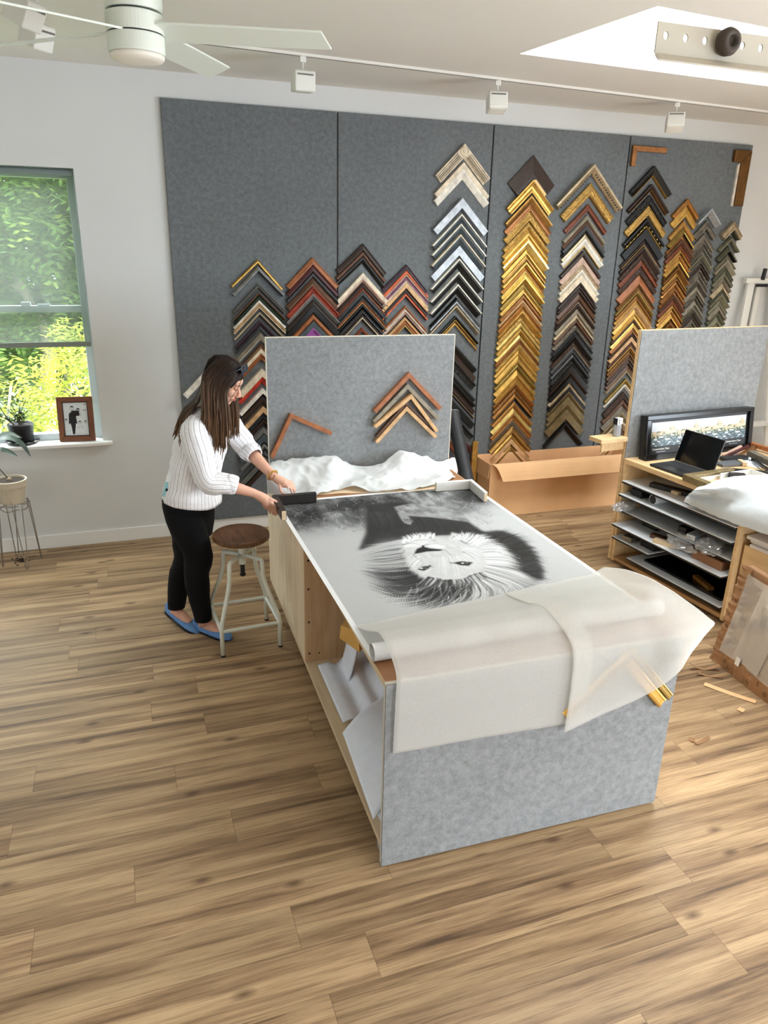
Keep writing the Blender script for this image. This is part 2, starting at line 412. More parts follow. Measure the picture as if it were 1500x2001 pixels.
b = B(); b.tube([(-hw, .0, .0), (hw, .0, .0)], .021, 14); obj('shade_roller', b, mat('shade_grey', (112, 124, 124), .6), sh)
b = B(); b.bx(-hw, hw, -.009, .009, -1.115, -1.08); obj('bottom_bar', b, mat('shade_bar', (120, 124, 116), .6), sh, bev=.004)

# ------------------------------------------------------------------ outside the window
def leaf_mat(name, rgb, k=0.45):
    m = bpy.data.materials.new(name); m.use_nodes = True; nt = m.node_tree; nt.nodes.remove(nt.nodes['Principled BSDF'])
    v = coords(m); n = noise_tex(m, v, 4.0, 3); c = lin(rgb)
    r = ramp(m, n.outputs['Fac'], [(.3, sc(c, 1 - k)), (.55, c), (.72, (min(1, c[0] * 1.9), min(1, c[1] * 1.35), c[2]))])
    d = N(m, 'ShaderNodeBsdfDiffuse'); t = N(m, 'ShaderNodeBsdfTranslucent'); a = N(m, 'ShaderNodeMixShader'); a.inputs[0].default_value = .45
    L(m, r.outputs[0], d.inputs[0]); L(m, r.outputs[0], t.inputs[0]); L(m, d.outputs[0], a.inputs[1]); L(m, t.outputs[0], a.inputs[2])
    L(m, a.outputs[0], nt.nodes['Material Output'].inputs[0]); return m
BARK = mottled('bark', (150, 140, 128), .3, 8, .9, bmp=.5, bscale=30)
def fronds(b, rnd, blobs, n, ln, lw):
    for _ in range(n):
        c, rad = rnd.choice(blobs)
        d = Vector((rnd.gauss(0, 1), rnd.gauss(0, 1), rnd.gauss(0, 1))).normalized()
        p = Vector(c) + Vector((d.x * rad[0], d.y * rad[1], d.z * rad[2])) * rnd.uniform(.55, 1.0)
        ax = Vector((d.x + rnd.gauss(0, .5), d.y + rnd.gauss(0, .5), -.25 + rnd.gauss(0, .35))).normalized()
        nr = Vector((rnd.gauss(0, .35), -.35 + rnd.gauss(0, .4), 1)).normalized(); sd = ax.cross(nr).normalized(); nr = sd.cross(ax)
        q = 5
        for k in range(q):
            t = (k + .6) / q; base = p + ax * ln * t - Vector((0, 0, ln * .35 * t * t))
            l = ln * .42 * (1 - .45 * t)
            for s in (-1, 1):
                dr = (sd * s + ax * .55).normalized() * l; w = ax * lw * (1 - .3 * t) + nr * rnd.uniform(-.25, .25) * lw
                b.add([base, base + dr * .45 + w * .5, base + dr, base + dr * .45 - w * .5], [(0, 1, 2, 3)])
def tree(name, label, cat, base, trunk, r, blobs, n, ln, lw, lm, seed, group=None):
    rnd = random.Random(seed); t = thing(name, label, cat, base, 0, group); b0 = Vector(base)
    b = B()
    for pts, rr in trunk: b.tube(spline([Vector(p) - b0 for p in pts], 10), [rr * (1 - .07 * i) for i in range(10)], 8)
    obj('trunk', b, BARK, t, smooth=True)
    b = B(); fronds(b, rnd, [(Vector(c) - b0, q) for c, q in blobs], n, ln, lw); obj('foliage', b, lm, t)
    return t
LF1 = leaf_mat('leaf_yellow_green', (160, 168, 80)); LF2 = leaf_mat('leaf_mid_green', (92, 118, 62)); LF3 = leaf_mat('leaf_grey_green', (108, 126, 92))
G0 = -1.2
tree('sumac_shrub', 'yellow-green feathery shrub close outside the window', 'shrub', (-1.3, 7.7, G0),
     [([(-1.3, 7.7, G0), (-1.25, 7.7, -.2), (-1.0, 7.6, .9)], .03), ([(-1.3, 7.7, G0), (-1.7, 7.7, 0), (-2.2, 7.6, 1.0)], .03), ([(-1.3, 7.7, G0), (-.8, 7.8, 0), (-.2, 7.7, .8)], .025)], .03,
     [((-1.1, 7.65, .75), (.55, .35, .55)), ((-.45, 7.7, .55), (.5, .3, .55)), ((-1.9, 7.6, .6), (.7, .3, .7)), ((.5, 7.7, .3), (.6, .3, .6)), ((-.9, 7.9, .1), (1.2, .3, .5)), ((-.35, 7.9, 1.15), (.3, .25, .35))],
     760, .26, .034, LF1, 3)
tree('locust_tree', 'forked pale-trunked tree seen through the shaded upper window', 'tree', (-.95, 9.6, G0),
     [([(-.95, 9.6, G0), (-.9, 9.6, .3), (-.8, 9.6, 1.0), (-1.0, 9.6, 1.6), (-1.15, 9.6, 2.3)], .10), ([(-.82, 9.6, .9), (-.62, 9.55, 1.4), (-.35, 9.5, 1.75), (-.1, 9.5, 2.4)], .065), ([(-.35, 9.5, 1.75), (-.35, 9.5, 1.2), (-.25, 9.5, .5), (-.25, 9.5, G0)], .08), ([(-1.0, 9.6, 1.6), (-1.5, 9.6, 1.9), (-1.9, 9.6, 2.4)], .05)], .1,
     [((-1.0, 9.5, 2.5), (.9, .6, .7)), ((.1, 9.5, 2.3), (.9, .6, .8)), ((-2.2, 9.5, 2.2), (1.0, .6, .9)), ((-.6, 9.4, 3.4), (1.6, .7, .8)), ((-.1, 9.3, 1.5), (.35, .3, .4)), ((-1.6, 9.4, 1.3), (.5, .3, .5)), ((-1.0, 9.6, 4.8), (2.2, .9, 1.1)), ((-.8, 9.6, 6.4), (2.4, 1.0, 1.2)), ((-.9, 9.5, 7.9), (2.0, 1.0, .9))],  # highest blobs are unseen crown, added to cut sky light through the window
     3000, .38, .075, LF2, 5)
for i, (x, y, lb) in enumerate(((-5.3, 12.2, 'grey-green tree standing furthest left behind the pale-trunked tree'), (-1.0, 12.6, 'dense grey-green tree filling the gap behind the pale-trunked tree'), (3.3, 12.2, 'grey-green tree standing furthest right behind the pale-trunked tree'))):
    tree('background_tree', lb, 'tree', (x, y, G0), [([(x, y, G0), (x + .1, y, .5), (x, y, 2.0), (x + .2, y, 3.6)], .12)], .1,
         [((x, y, .2), (1.45, .7, 1.4)), ((x - .1, y, 1.6), (1.5, .7, 1.3)), ((x + .1, y, 3.0), (1.45, .8, 1.4)), ((x - .1, y, 4.4), (1.3, .8, 1.0)), ((x, y, 2.2), (.8, .4, 1.6))], 2300, .46, .13, LF3, 20 + i, 'trees behind the pale-trunked tree')
b = B(); b.add([(-40, YW + .3, G0), (40, YW + .3, G0), (40, 60, G0), (-40, 60, G0)], [(0, 1, 2, 3)])
o = obj('lawn', b, mottled('lawn_green', (120, 140, 84), .3, 2, .9)); o['kind'] = 'structure'
# ------------------------------------------------------------------ felt boards on the back wall
YP = YW - .03
PX = [.383, 1.576, 2.797, 4.019, 5.262]
plab = ['leftmost wall-mounted grey felt board, behind the standing person', 'second grey felt board from the left on the back wall', 'third grey felt board from the left, carrying the all-gold column', 'rightmost grey felt board on the back wall, beside the white easel']
for i in range(4):
    b = B(); x0, x1 = PX[i] + (.006 if i else 0), PX[i + 1] - (.006 if i < 3 else 0)
    cx = (x0 + x1) / 2
    b.bx(x0 - cx, x1 - cx, -.03, -.0005, .113, 3.056)
    o = obj('felt_board', b, FELTW, bev=.003); o.location = (cx, YW, 0)
    tag(o, plab[i], 'felt board', 'felt boards on the back wall')
# ------------------------------------------------------------------ frame corner samples
def moul(name, rgb, rough=.45, metal=0.0, orn=0.0):
    m = mat('moulding_' + name, rgb, rough, metal, .4)
    if m.node_tree.nodes.get('done'): return m
    v = coords(m, (1, 1, 1)); n = noise_tex(m, v, 22, 5); n.name = 'done'; c = lin(rgb)
    r = ramp(m, n.outputs['Fac'], [(.3, sc(c, .72)), (.7, sc(c, 1.18))]); L(m, r.outputs[0], bsdf(m).inputs['Base Color'])
    if orn:
        vo = N(m, 'ShaderNodeTexVoronoi'); vo.inputs['Scale'].default_value = 95; L(m, v, vo.inputs['Vector'])
        bump(m, vo.outputs['Distance'], orn, .006)
    return m
PAL = {
 'gold': ((206, 164, 86), .34, .7), 'dgold': ((172, 130, 68), .38, .65), 'bgold': ((234, 206, 126), .28, .7), 'ogold': ((192, 154, 86), .4, .65, .9), 'olive': ((150, 124, 62), .4, .6),
 'bronze': ((136, 92, 48), .4, .6), 'dbronze': ((112, 76, 36), .42, .5), 'copper': ((158, 108, 66), .4, .6), 'rgold': ((180, 128, 70), .38, .65),
 'silver': ((172, 176, 180), .4, .5), 'white': ((232, 226, 212), .5), 'cream': ((224, 208, 182), .5), 'tan': ((206, 164, 116), .5), 'pink': ((198, 166, 148), .5), 'champ': ((186, 168, 138), .35, .6),
 'black': ((22, 21, 20), .35), 'charcoal': ((54, 55, 56), .4), 'slate': ((72, 80, 84), .4), 'grey': ((112, 110, 104), .5), 'taupe': ((140, 130, 112), .45), 'brown': ((92, 62, 44), .45), 'dbrown': ((52, 36, 28), .45), 'redbrown': ((118, 60, 36), .45),
 'orange': ((158, 96, 56), .45), 'coral': ((224, 122, 84), .45), 'red': ((206, 62, 44), .45), 'brick': ((150, 62, 44), .45), 'maroon': ((74, 28, 30), .45), 'plum': ((62, 44, 54), .45), 'mauve': ((134, 96, 122), .45), 'purple': ((150, 78, 150), .45),
 'green': ((34, 66, 48), .45), 'khaki': ((128, 112, 78), .45, .3), 'oblack': ((26, 24, 22), .35, 0, 1.0), 'obrown': ((64, 44, 34), .45, 0, 1.0), 'opewter': ((120, 112, 100), .4, .6, 1.0), 'pewter': ((128, 120, 106), .4, .5), 'dpewter': ((92, 86, 76), .42, .4), 'sage': ((124, 120, 98), .45, .3), 'dsage': ((86, 84, 66), .45, .2), 'ochampagne': ((192, 168, 140), .4, .5, .9)}
WORD = {'gold': 'gold', 'dgold': 'dark gold', 'bgold': 'bright gold', 'ogold': 'ornate gold', 'olive': 'olive gold', 'bronze': 'bronze', 'dbronze': 'dark bronze', 'copper': 'copper', 'rgold': 'reddish gold', 'silver': 'silver', 'white': 'white', 'cream': 'cream', 'tan': 'tan', 'pink': 'pinkish', 'champ': 'champagne', 'black': 'black', 'charcoal': 'charcoal', 'slate': 'slate grey', 'grey': 'grey', 'taupe': 'taupe', 'brown': 'brown', 'dbrown': 'dark brown', 'redbrown': 'red-brown', 'orange': 'orange-brown', 'coral': 'coral', 'red': 'bright red', 'brick': 'brick red', 'maroon': 'maroon', 'plum': 'plum', 'mauve': 'mauve', 'purple': 'purple', 'green': 'dark green', 'khaki': 'khaki', 'oblack': 'ornate black', 'obrown': 'ornate brown', 'opewter': 'ornate pewter', 'pewter': 'pewter', 'dpewter': 'dark pewter', 'sage': 'sage grey', 'dsage': 'dark sage', 'ochampagne': 'ornate champagne'}
def PM(k): return moul(k, *PAL[k])
PROF = {
 'flat': [(0, 0), (0, 1), (1, 1), (1, 0)], 'in': [(0, 0), (0, 1), (.3, 1), (1, .35), (1, 0)], 'out': [(0, 0), (0, .4), (.75, 1), (1, .95), (1, 0)],
 'step': [(0, 0), (0, .7), (.16, .85), (.2, .66), (.62, .82), (.66, 1), (.9, 1), (1, .75), (1, 0)], 'round': [(0, 0), (0, .45), (.15, .8), (.4, 1), (.65, 1), (.88, .78), (1, .45), (1, 0)],
 'scoop': [(0, 0), (0, .95), (.15, 1), (.22, .85), (.45, .6), (.7, .55), (.86, .8), (1, .8), (1, 0)]}
Q = .70710678
def corner_geo(s, t0, w, d, prof, mitre=True):
    b = B(); Ls = s / Q
    pr = [(t0 + u * w, h * d) for u, h in PROF[prof]]
    for sg in (-1, 1):
        a, nn = Vector((sg * Q, 0, -Q)), Vector((-sg * Q, 0, -Q)); A = []; E = []
        for t, h in pr:
            A.append(Vector((0, -h, -t / Q))); E.append(a * Ls + nn * t + Vector((0, -h, 0)))
        o = len(b.v); n = len(pr); b.v += [tuple(x) for x in A + E]
        for i in range(n - 1): b.f.append((o + i, o + i + 1, o + n + i + 1, o + n + i)); b.m.append(0)
        b.f.append(tuple(o + i for i in range(n))); b.m.append(0); b.f.append(tuple(o + n + i for i in range(n))); b.m.append(1 if mitre == 'raw' else 0)
        b.f.append((o, o + n, o + 2 * n - 1, o + n - 1)); b.m.append(0)
    return b
def sample(X, Z, key, w, d, prof, label, group, s=.2, lip=None, tilt=0.0, Y=None, parent=None, lw=.008, cap=None):
    y = YP if Y is None else Y
    o = obj('corner_sample', corner_geo(s, 0, w, d, prof), [PM(key), PM(key)])
    o.location = (X, y, Z); o.rotation_euler = (0, tilt, 0)
    tag(o, label, 'frame corner sample', group)
    if lip: obj('inner_lip', corner_geo(s - w * Q, 0, lw, d * .8, 'in'), [PM(lip), PM(lip)], o).location = (0, 0, -w / Q)
    return o
ORD = ['first', 'second', 'third', 'fourth', 'fifth', 'sixth', 'seventh', 'eighth', 'ninth', 'tenth', 'eleventh', 'twelfth', 'thirteenth', 'fourteenth', 'fifteenth', 'sixteenth', 'seventeenth', 'eighteenth', 'nineteenth']
def ordinal(i):
    if i < 19: return ORD[i]
    k = i + 1; T = {2: 'twent', 3: 'thirt', 4: 'fort', 5: 'fift', 6: 'sixt'}[k // 10]
    return T + ('ieth' if k % 10 == 0 else 'y-' + ORD[k % 10 - 1])
# each column: board x of the mitre tips, then (photo row of the tip, finish, lip, width or None, depth, extra)
COLS = []
COLS.append((.978, .190, 'leftmost sample column', 'corner samples in the leftmost column', [
 (507, 'gold', None, .022, .03, .05), (520, 'silver', 'black', .020, .045), (555, 'grey', 'dbrown', .016, .03), (571, 'brown', None, None, .025), (578, 'green', 'black', .012, .025), (586, 'white', None, None, .03), (593, 'tan', None, None, .025), (598, 'cream', 'dbrown', .010, .025),
 (610, 'cream', 'dbrown', .010, .03), (626, 'plum', None, .03, .025), (636, 'charcoal', None, .02, .02), (650, 'taupe', 'white', .03, .035), (671, 'brown', 'tan', .026, .03), (681, 'cream', None, .028, .03), (690, 'orange', None, .03, .03), (719, 'cream', None, .05, .05), (735, 'red', None, .036, .04),
 (757, 'white', 'taupe', .036, .05), (771, 'dbrown', None, .05, .03), (793, 'tan', None, .035, .04), (805, 'charcoal', None, .03, .035), (819, 'dbrown', None, .035, .03), (836, 'grey', None, .03, .03), (848, 'slate', None, .04, .03), (866, 'grey', None, .03, .03), (880, 'charcoal', None, .028, .025), (893, 'grey', None, .035, .03), (908, 'dbrown', None, .04, .03)]))
COLS.append((1.381, .2, 'second sample column from left', 'corner samples in the second column from the left', [
 (503, 'orange', None, .040, .03), (518, 'maroon', None, None, .03), (531, 'charcoal', None, None, .03), (543, 'brown', 'tan', None, .03), (560, 'brick', None, None, .04), (574, 'grey', None, None, .03), (586, 'dbrown', None, None, .03), (597, 'black', 'slate', .034, .035), (613, 'orange', None, None, .03), (627, 'slate', None, None, .03), (640, 'purple', None, .05, .03)]))
COLS.append((1.768, .2, 'third sample column from left', 'corner samples in the third column from the left', [
 (476, 'dbrown', None, .036, .03, .05), (490, 'brown', None, .03, .025, .05), (503, 'black', None, .03, .02, .06), (533, 'cream', None, None, .03), (543, 'pink', None, None, .03), (552, 'dbrown', None, None, .03), (561, 'redbrown', None, None, .03), (569, 'black', None, None, .03), (577, 'charcoal', None, None, .03), (586, 'orange', 'tan', None, .03), (595, 'black', None, None, .03), (604, 'charcoal', None, None, .03), (612, 'dbrown', None, None, .03), (619, 'cream', 'dbrown', .012, .03), (640, 'redbrown', None, .02, .025)]))
COLS.append((2.119, .19, 'fourth sample column from left', 'corner samples in the fourth column from the left', [
 (517, 'plum', None, .028, .03, .04), (528, 'coral', None, None, .03), (535, 'pink', None, None, .03), (541, 'mauve', None, None, .03), (548, 'cream', None, None, .03), (554, 'tan', None, .028, .03), (563, 'dbrown', None, None, .03), (573, 'coral', 'maroon', .014, .03), (597, 'orange', None, None, .03), (603, 'white', None, None, .03), (608, 'pink', None, None, .03), (614, 'black', None, None, .03), (619, 'tan', None, None, .03), (626, 'orange', None, None, .03), (634, 'gold', 'black', .012, .03)]))
COLS.append((2.552, .225, 'black-silver sample column', 'corner samples in the black and silver column', [
 (281, 'cream', None, .07, .03), (317, 'cream', None, .034, .03), (330, 'white', None, .052, .03), (387, 'silver', None, .05, .04), (418, 'slate', 'white', .016, .035), (437, 'slate', 'white', .016, .035), (458, 'slate', 'cream', .016, .035), (480, 'silver', None, .05, .03), (505, 'black', 'white', .018, .04), (531, 'black', 'white', .018, .04), (555, 'black', 'white', .018, .04), (581, 'black', 'silver', .012, .035), (589, 'silver', None, None, .03), (597, 'champ', None, .02, .03), (617, 'black', 'gold', .022, .03), (630, 'gold', None, .014, .02),
 (671, 'black', None, None, .03), (687, 'dbrown', None, None, .03), (701, 'oblack', None, .055, .03), (730, 'charcoal', None, None, .03), (741, 'black', None, None, .03), (753, 'dbrown', None, None, .03), (765, 'champ', 'dbrown', .012, .02), (779, 'black', None, .05, .03), (803, 'oblack', None, .04, .03), (830, 'maroon', None, .055, .03), (858, 'redbrown', None, .05, .03), (890, 'brick', None, .04, .03)]))
g = [(303, 'dbrown', None, .125, .03), (352, 'gold', None, .062, .04), (382, 'dgold', None, None, .035), (397, 'copper', None, None, .03), (413, 'ogold', None, None, .03), (433, 'ogold', None, None, .03), (447, 'gold', None, None, .03), (459, 'gold', None, None, .03), (469, 'bgold', None, .045, .04)]
y = 487; seq = ['gold', 'dgold', 'gold', 'rgold', 'bgold', 'gold', 'olive', 'gold', 'copper', 'tan', 'rgold', 'gold', 'ogold', 'bgold', 'gold', 'bgold', 'copper', 'bgold', 'gold', 'gold']
for i, k in enumerate(seq): g.append((y, k, None, None, .028 + .012 * ((i * 7) % 3) / 2)); y += 10 + (i % 3)
g += [(710, 'olive', None, None, .035), (722, 'gold', None, None, .04), (735, 'gold', None, None, .03), (748, 'rgold', None, None, .03), (758, 'bronze', None, None, .03), (768, 'rgold', 'black', .03, .035), (784, 'rgold', None, None, .03), (797, 'bgold', None, None, .03), (808, 'rgold', None, None, .03), (821, 'pewter', None, None, .02), (833, 'dgold', None, None, .04), (846, 'gold', None, None, .03), (857, 'tan', None, None, .03), (867, 'dgold', None, None, .03), (877, 'olive', None, None, .03)]
COLS.append((3.146, .208, 'tall all-gold sample column', 'corner samples in the tall gold column', g))
COLS.append((3.678, .2, 'column right of the golds', 'corner samples right of the tall gold column', [
 (321, 'champ', None, .052, .05, 0, .31), (358, 'ogold', 'dgold', .062, .035, 0, .25), (399, 'redbrown', None, .036, .03), (420, 'taupe', None, None, .03), (431, 'brown', None, None, .025), (440, 'black', None, None, .03), (449, 'oblack', None, None, .03), (457, 'champ', None, None, .03), (466, 'white', 'gold', .042, .03), (490, 'dbrown', None, None, .03), (502, 'pink', None, None, .03), (514, 'ochampagne', None, None, .03), (527, 'white', None, None, .03), (538, 'cream', None, .038, .03),
 (555, 'dbrown', None, None, .03), (564, 'dbrown', None, None, .03), (573, 'brown', None, None, .03), (584, 'brown', 'champ', .022, .03), (594, 'dbrown', None, None, .03), (604, 'taupe', None, None, .03), (614, 'champ', None, None, .03), (623, 'brown', None, None, .03), (633, 'opewter', None, None, .03), (643, 'charcoal', None, None, .03), (654, 'black', None, None, .035), (668, 'obrown', 'cream', .03, .03), (680, 'charcoal', None, None, .03), (691, 'charcoal', None, None, .035), (702, 'oblack', None, None, .03), (714, 'black', None, None, .03), (725, 'dbrown', None, None, .03), (736, 'black', None, None, .03), (747, 'champ', None, None, .03), (756, 'black', None, None, .03), (765, 'khaki', None, None, .03), (775, 'khaki', None, None, .03), (786, 'khaki', None, None, .03), (800, 'khaki', None, .06, .03), (826, 'black', None, .035, .04)]))
h = [(324, 'black', 'dgold', .05, .035), (360, 'dbrown', 'bronze', .03, .035), (381, 'oblack', None, .05, .03), (402, 'ogold', None, .055, .035), (427, 'black', 'gold', .042, .035), (447, 'black', None, .055, .03), (470, 'dbrown', 'gold', None, .03), (482, 'dbrown', None, None, .03), (495, 'obrown', None, None, .03), (508, 'redbrown', None, None, .03), (520, 'obrown', None, None, .03), (538, 'orange', None, None, .035), (556, 'dbronze', None, None, .03)]
y = 569; seq = ['olive', 'bronze', 'dgold', 'tan', 'dgold', 'gold', 'brown', 'bgold', 'copper', 'obrown', 'tan', 'brown', 'dgold', 'dbronze', 'brown', 'dbrown', 'brown']
for i, k in enumerate(seq): h.append((y, k, None, None, .03)); y += 8 + (i % 3)
h += [(722, 'champ', None, .018, .03), (740, 'olive', None, .034, .03), (751, 'white', None, .022, .03), (766, 'obrown', None, None, .03), (780, 'brown', None, None, .03), (792, 'pewter', None, None, .03), (806, 'khaki', None, None, .03), (818, 'champ', None, None, .03), (832, 'brown', None, None, .03), (844, 'champ', None, None, .03), (856, 'olive', None, None, .03), (868, 'champ', None, None, .03)]
COLS.append((4.262, .205, 'brown-bronze sample column', 'corner samples in the brown and bronze column', h))
def fill(y, y1, st, seq):
    out = []; i = 0
    while y < y1: out.append((y, seq[i % len(seq)], None, None, .03 + .01 * (i % 2))); y += st + (i * 5 % 3); i += 1
    return out
COLS.append((4.647, .14, 'third sample column from right', 'corner samples third column from the right', [(388, 'rgold', None, .035, .04), (403, 'gold', None, .06, .03), (430, 'dgold', None, None, .03), (446, 'olive', 'black', .03, .045)] + fill(460, 652, 8, ['copper', 'brown', 'redbrown', 'dgold', 'rgold', 'gold', 'dbronze', 'bronze', 'dgold', 'bronze', 'rgold', 'bronze'])))
COLS.append((4.885, .125, 'second sample column from right', 'corner samples second column from the right', [(407, 'silver', None, .045, .06), (431, 'opewter', None, .05, .035), (456, 'pewter', None, None, .03)] + fill(470, 652, 8, ['opewter', 'dpewter', 'pewter', 'sage', 'dpewter', 'dbrown', 'opewter', 'opewter', 'pewter', 'dpewter', 'taupe'])))
COLS.append((5.165, .115, 'rightmost sample column', 'corner samples in the rightmost column', [(433, 'champ', 'dsage', .05, .06), (462, 'sage', None, .03, .05), (480, 'dsage', 'black', .03, .05)] + fill(498, 652, 10, ['sage', 'taupe', 'dsage', 'sage', 'pewter', 'champ', 'dsage', 'sage'])))
for X, s0, cname, grp, lst in COLS:
    zs = [zrow(X, YP - .02, r[0]) for r in lst]
    for i, r in enumerate(lst):
        gap = (zs[i] - zs[i + 1]) if i + 1 < len(lst) else .06
        w = r[3] or min(.05, gap * Q * .98); lip = r[2]
        tot = w + (.009 if lip else 0)
        if tot > gap * Q - .0008 and i + 1 < len(lst):
            w = max(.007, gap * Q - .001 - (.009 if lip else 0))
        d = r[4]; pf = ['step', 'in', 'scoop', 'out', 'round', 'step'][(i * 5 + len(cname)) % 6]
        if r[1] in ('cream', 'white', 'silver', 'khaki', 'red', 'tan', 'slate', 'black') and w > .02: pf = 'flat' if i % 2 else 'in'
        tilt = r[5] if len(r) > 5 else 0.0
        s = r[6] if len(r) > 6 else s0 * (1 + .03 * sin(i * 12.9))
        where = 'topmost' if i == 0 else ('lowest' if i == len(lst) - 1 else ordinal(i) + ' from top')
        lb = WORD[r[1]] + ' corner sample' + (' with ' + WORD[lip] + ' lip' if lip else '') + ', ' + where + ' in ' + cname
        if len(lb.replace('-', ' ').split()) > 16: lb = lb.replace(' corner sample', ' corner')
        if r[1] in ('black', 'slate') and lip in ('white', 'cream'):
            lb = lb.replace(' lip', ' edge'); o = sample(X, zs[i], lip, .009, .042, 'flat', lb, grp, s, r[1], tilt, None, None, min(.042, gap * Q - .011))
        else: o = sample(X, zs[i], r[1], w, d, pf, lb, grp, s, lip, tilt)
        if r[0] == 281:       # fluted casing with a corner rosette
            for k in range(4):
                fb = B()
                for sg in (-1, 1):
                    a = Vector((sg * Q, 0, -Q)); nn = Vector((-sg * Q, 0, -Q)); t = .012 + .014 * k
                    fb.tube([a * .085 + nn * t + Vector((0, -.0305, 0)), a * (s / Q - .006) + nn * t + Vector((0, -.0305, 0))], .0032, 6)
                obj('flute', fb, PM('taupe'), o)
            rb = B(); M = Matrix.Rotation(radians(90), 3, 'X')
            rb.lathe([(.001, 0), (.034, 0), (.034, .006), (.028, .009), (.024, .004), (.016, .004), (.014, .01), (.001, .012)], (0, -.03, -.05), 24, 0, M)
            obj('rosette', rb, PM('cream'), o, smooth=False)
        if r[0] in (321, 427):   # bead strings
            for sg in (-1, 1):
                a = Vector((sg * Q, 0, -Q)); nn = Vector((-sg * Q, 0, -Q)); bb = B(); n = 15 if r[0] == 321 else 6
                for k in range(n):
                    q = a * (.07 + (s / Q - .085) * k / (n - 1)) + nn * (w * .8) + Vector((0, -d - .001, 0)); bb.ell(q, [(.006, 0, 0), (0, .006, 0), (0, 0, .006)], 8, 6)
                obj('beading', bb, PM('oblack' if r[0] == 321 else 'bgold'), o, smooth=True)
        if r[0] == 303:
            lb2 = B(); a = Vector((Q, 0, -Q)); nn = Vector((-Q, 0, -Q))
            lb2.prism([(.14, .105), (.285, .105), (.285, .125), (.125, .125)], (0, -.0305, 0), a, nn, (0, -1, 0), .006); obj('gilt_strip', lb2, mat('gilt_tan', (246, 196, 128), .4), o)
# two big corners pinned in the top corners of the rightmost board, and the long white one behind the hair
def lcorner(name, label, px, cat, key, x, z, w, lx, lz, d, sgn, lip=None):
    # square corner: one arm along x, one arm hanging down
    t = thing(name, label, cat, (x, YP, z))
    b = B(); b.prism([(0, 0), (sgn * lx, 0), (sgn * lx, -w), (sgn * w, -w)], (0, 0, 0), (1, 0, 0), (0, 0, 1), (0, -1, 0), d); obj('top_rail', b, PM(key), t, bev=.006)
    b = B(); b.prism([(0, 0), (sgn * w, -w), (sgn * w, -lz), (0, -lz)], (0, 0, 0), (1, 0, 0), (0, 0, 1), (0, -1, 0), d); obj('side_rail', b, PM(key), t, bev=.006)
    if lip:
        b = B(); b.prism([(sgn * w, -w), (sgn * (w + .02), -w - .02), (sgn * (w + .02), -lz), (sgn * w, -lz)], (0, 0, 0), (1, 0, 0), (0, 0, 1), (0, -1, 0), d * .5); obj('liner', b, PM(lip), t)
    return t
lcorner('corner_sample', 'bronze right-angle corner sample, upper left of the rightmost felt board', None, 'frame corner sample', 'copper', 4.035, 2.985, .042, .33, .155, .03, 1)
lcorner('corner_sample', 'wide brown corner sample at the upper right edge of the rightmost felt board', None, 'frame corner sample', 'dbronze', 5.235, 3.01, .095, .175, .44, .035, -1, 'white')
q = P(357, 770, y=YP); sample(q.x + .175, q.z + .175, 'white', .04, .04, 'flat', 'long white corner sample mostly hidden behind the brown hair of the person', None, .175)
# ------------------------------------------------------------------ track lights
def track(name, label, p, q, w=.030):
    p, q = Vector(p), Vector(q); d = q - p
    b = B(); b.box((p + q) / 2 + Vector((0, 0, -.0075)), (d.length, w, .014), (0, 0, math.atan2(d.y, d.x)))
    b2 = B(); b2.box((p + q) / 2 + Vector((0, 0, -.0155)), (d.length * .995, w * .3, .002), (0, 0, math.atan2(d.y, d.x)))
    o = obj(name, b, CEILM); tag(o, label, 'lighting track'); obj('slot', b2, mat('slot_grey', (120, 118, 112), .6), o)
    return o
track('lighting_track', 'long white ceiling track holding three spotlights above the felt boards', (.2, 4.72, ZC), (5.95, 5.155, ZC))
track('lighting_track', 'white ceiling track at the top left corner holding two spotlights', (-.262, 2.4, ZC), (-.226, 5.0, ZC))
def spot(loc, rz, tilt, label, s=.122, grp='white track spotlights'):
    t = thing('track_spotlight', label, 'spotlight', loc, rz, grp)
    b = B(); b.bx(-.018, .018, -.012, .012, -.045, -.0145); obj('adapter', b, WHITEP, t, bev=.003)
    b = B(); b.tube([(0, 0, -.04), (0, 0, -.10)], .006, 10); obj('stem', b, WHITEP, t)
    b = B(); M = Euler((tilt, 0, 0)).to_matrix(); c = Vector((0, 0, -.143))
    prof = [(-.055, -.052), (-.055, .046), (-.044, .056), (.040, .056), (.055, .036), (.055, -.052)]
    b.prism(prof, c + M @ Vector((-s / 2, 0, 0)), M @ Vector((0, 1, 0)), M @ Vector((0, 0, 1)), M @ Vector((1, 0, 0)), s); obj('lamp_housing', b, WHITEP, t, bev=.008, seg=3)
    b = B()
    for k in range(12): b.box(c + M @ Vector((-.044 + .008 * k, -.0556, .032)), (.0055, .002, .009), M)
    obj('vent_grille', b, mat('vent_dark', (96, 94, 90), .6), t)
    b = B(); b.box(c + M @ Vector((0, .0, -.0525)), (s * .8, .08, .002), M); obj('lens', b, mat('lens_frost', (238, 236, 228), .3), t)
spot((1.138, 4.795, ZC), .03, .05, 'white spotlight nearest the ceiling fan on the long track')
spot((2.446, 4.895, ZC), -.25, -.25, 'middle white spotlight on the long track, above the black sample column')
spot((3.948, 5.01, ZC), -.55, -.35, 'white spotlight furthest right on the long track, near the skylight')
spot((P(48, 25, z=3.07).x, P(48, 25, z=3.07).y, ZC), 1.0, .5, 'cream spotlight on the corner track, partly cut by the top edge of the photo', .12)
spot((P(72, 70, z=3.07).x, P(72, 70, z=3.07).y, ZC), .8, .4, 'smaller cream spotlight above the left fan blade on the corner track', .11)
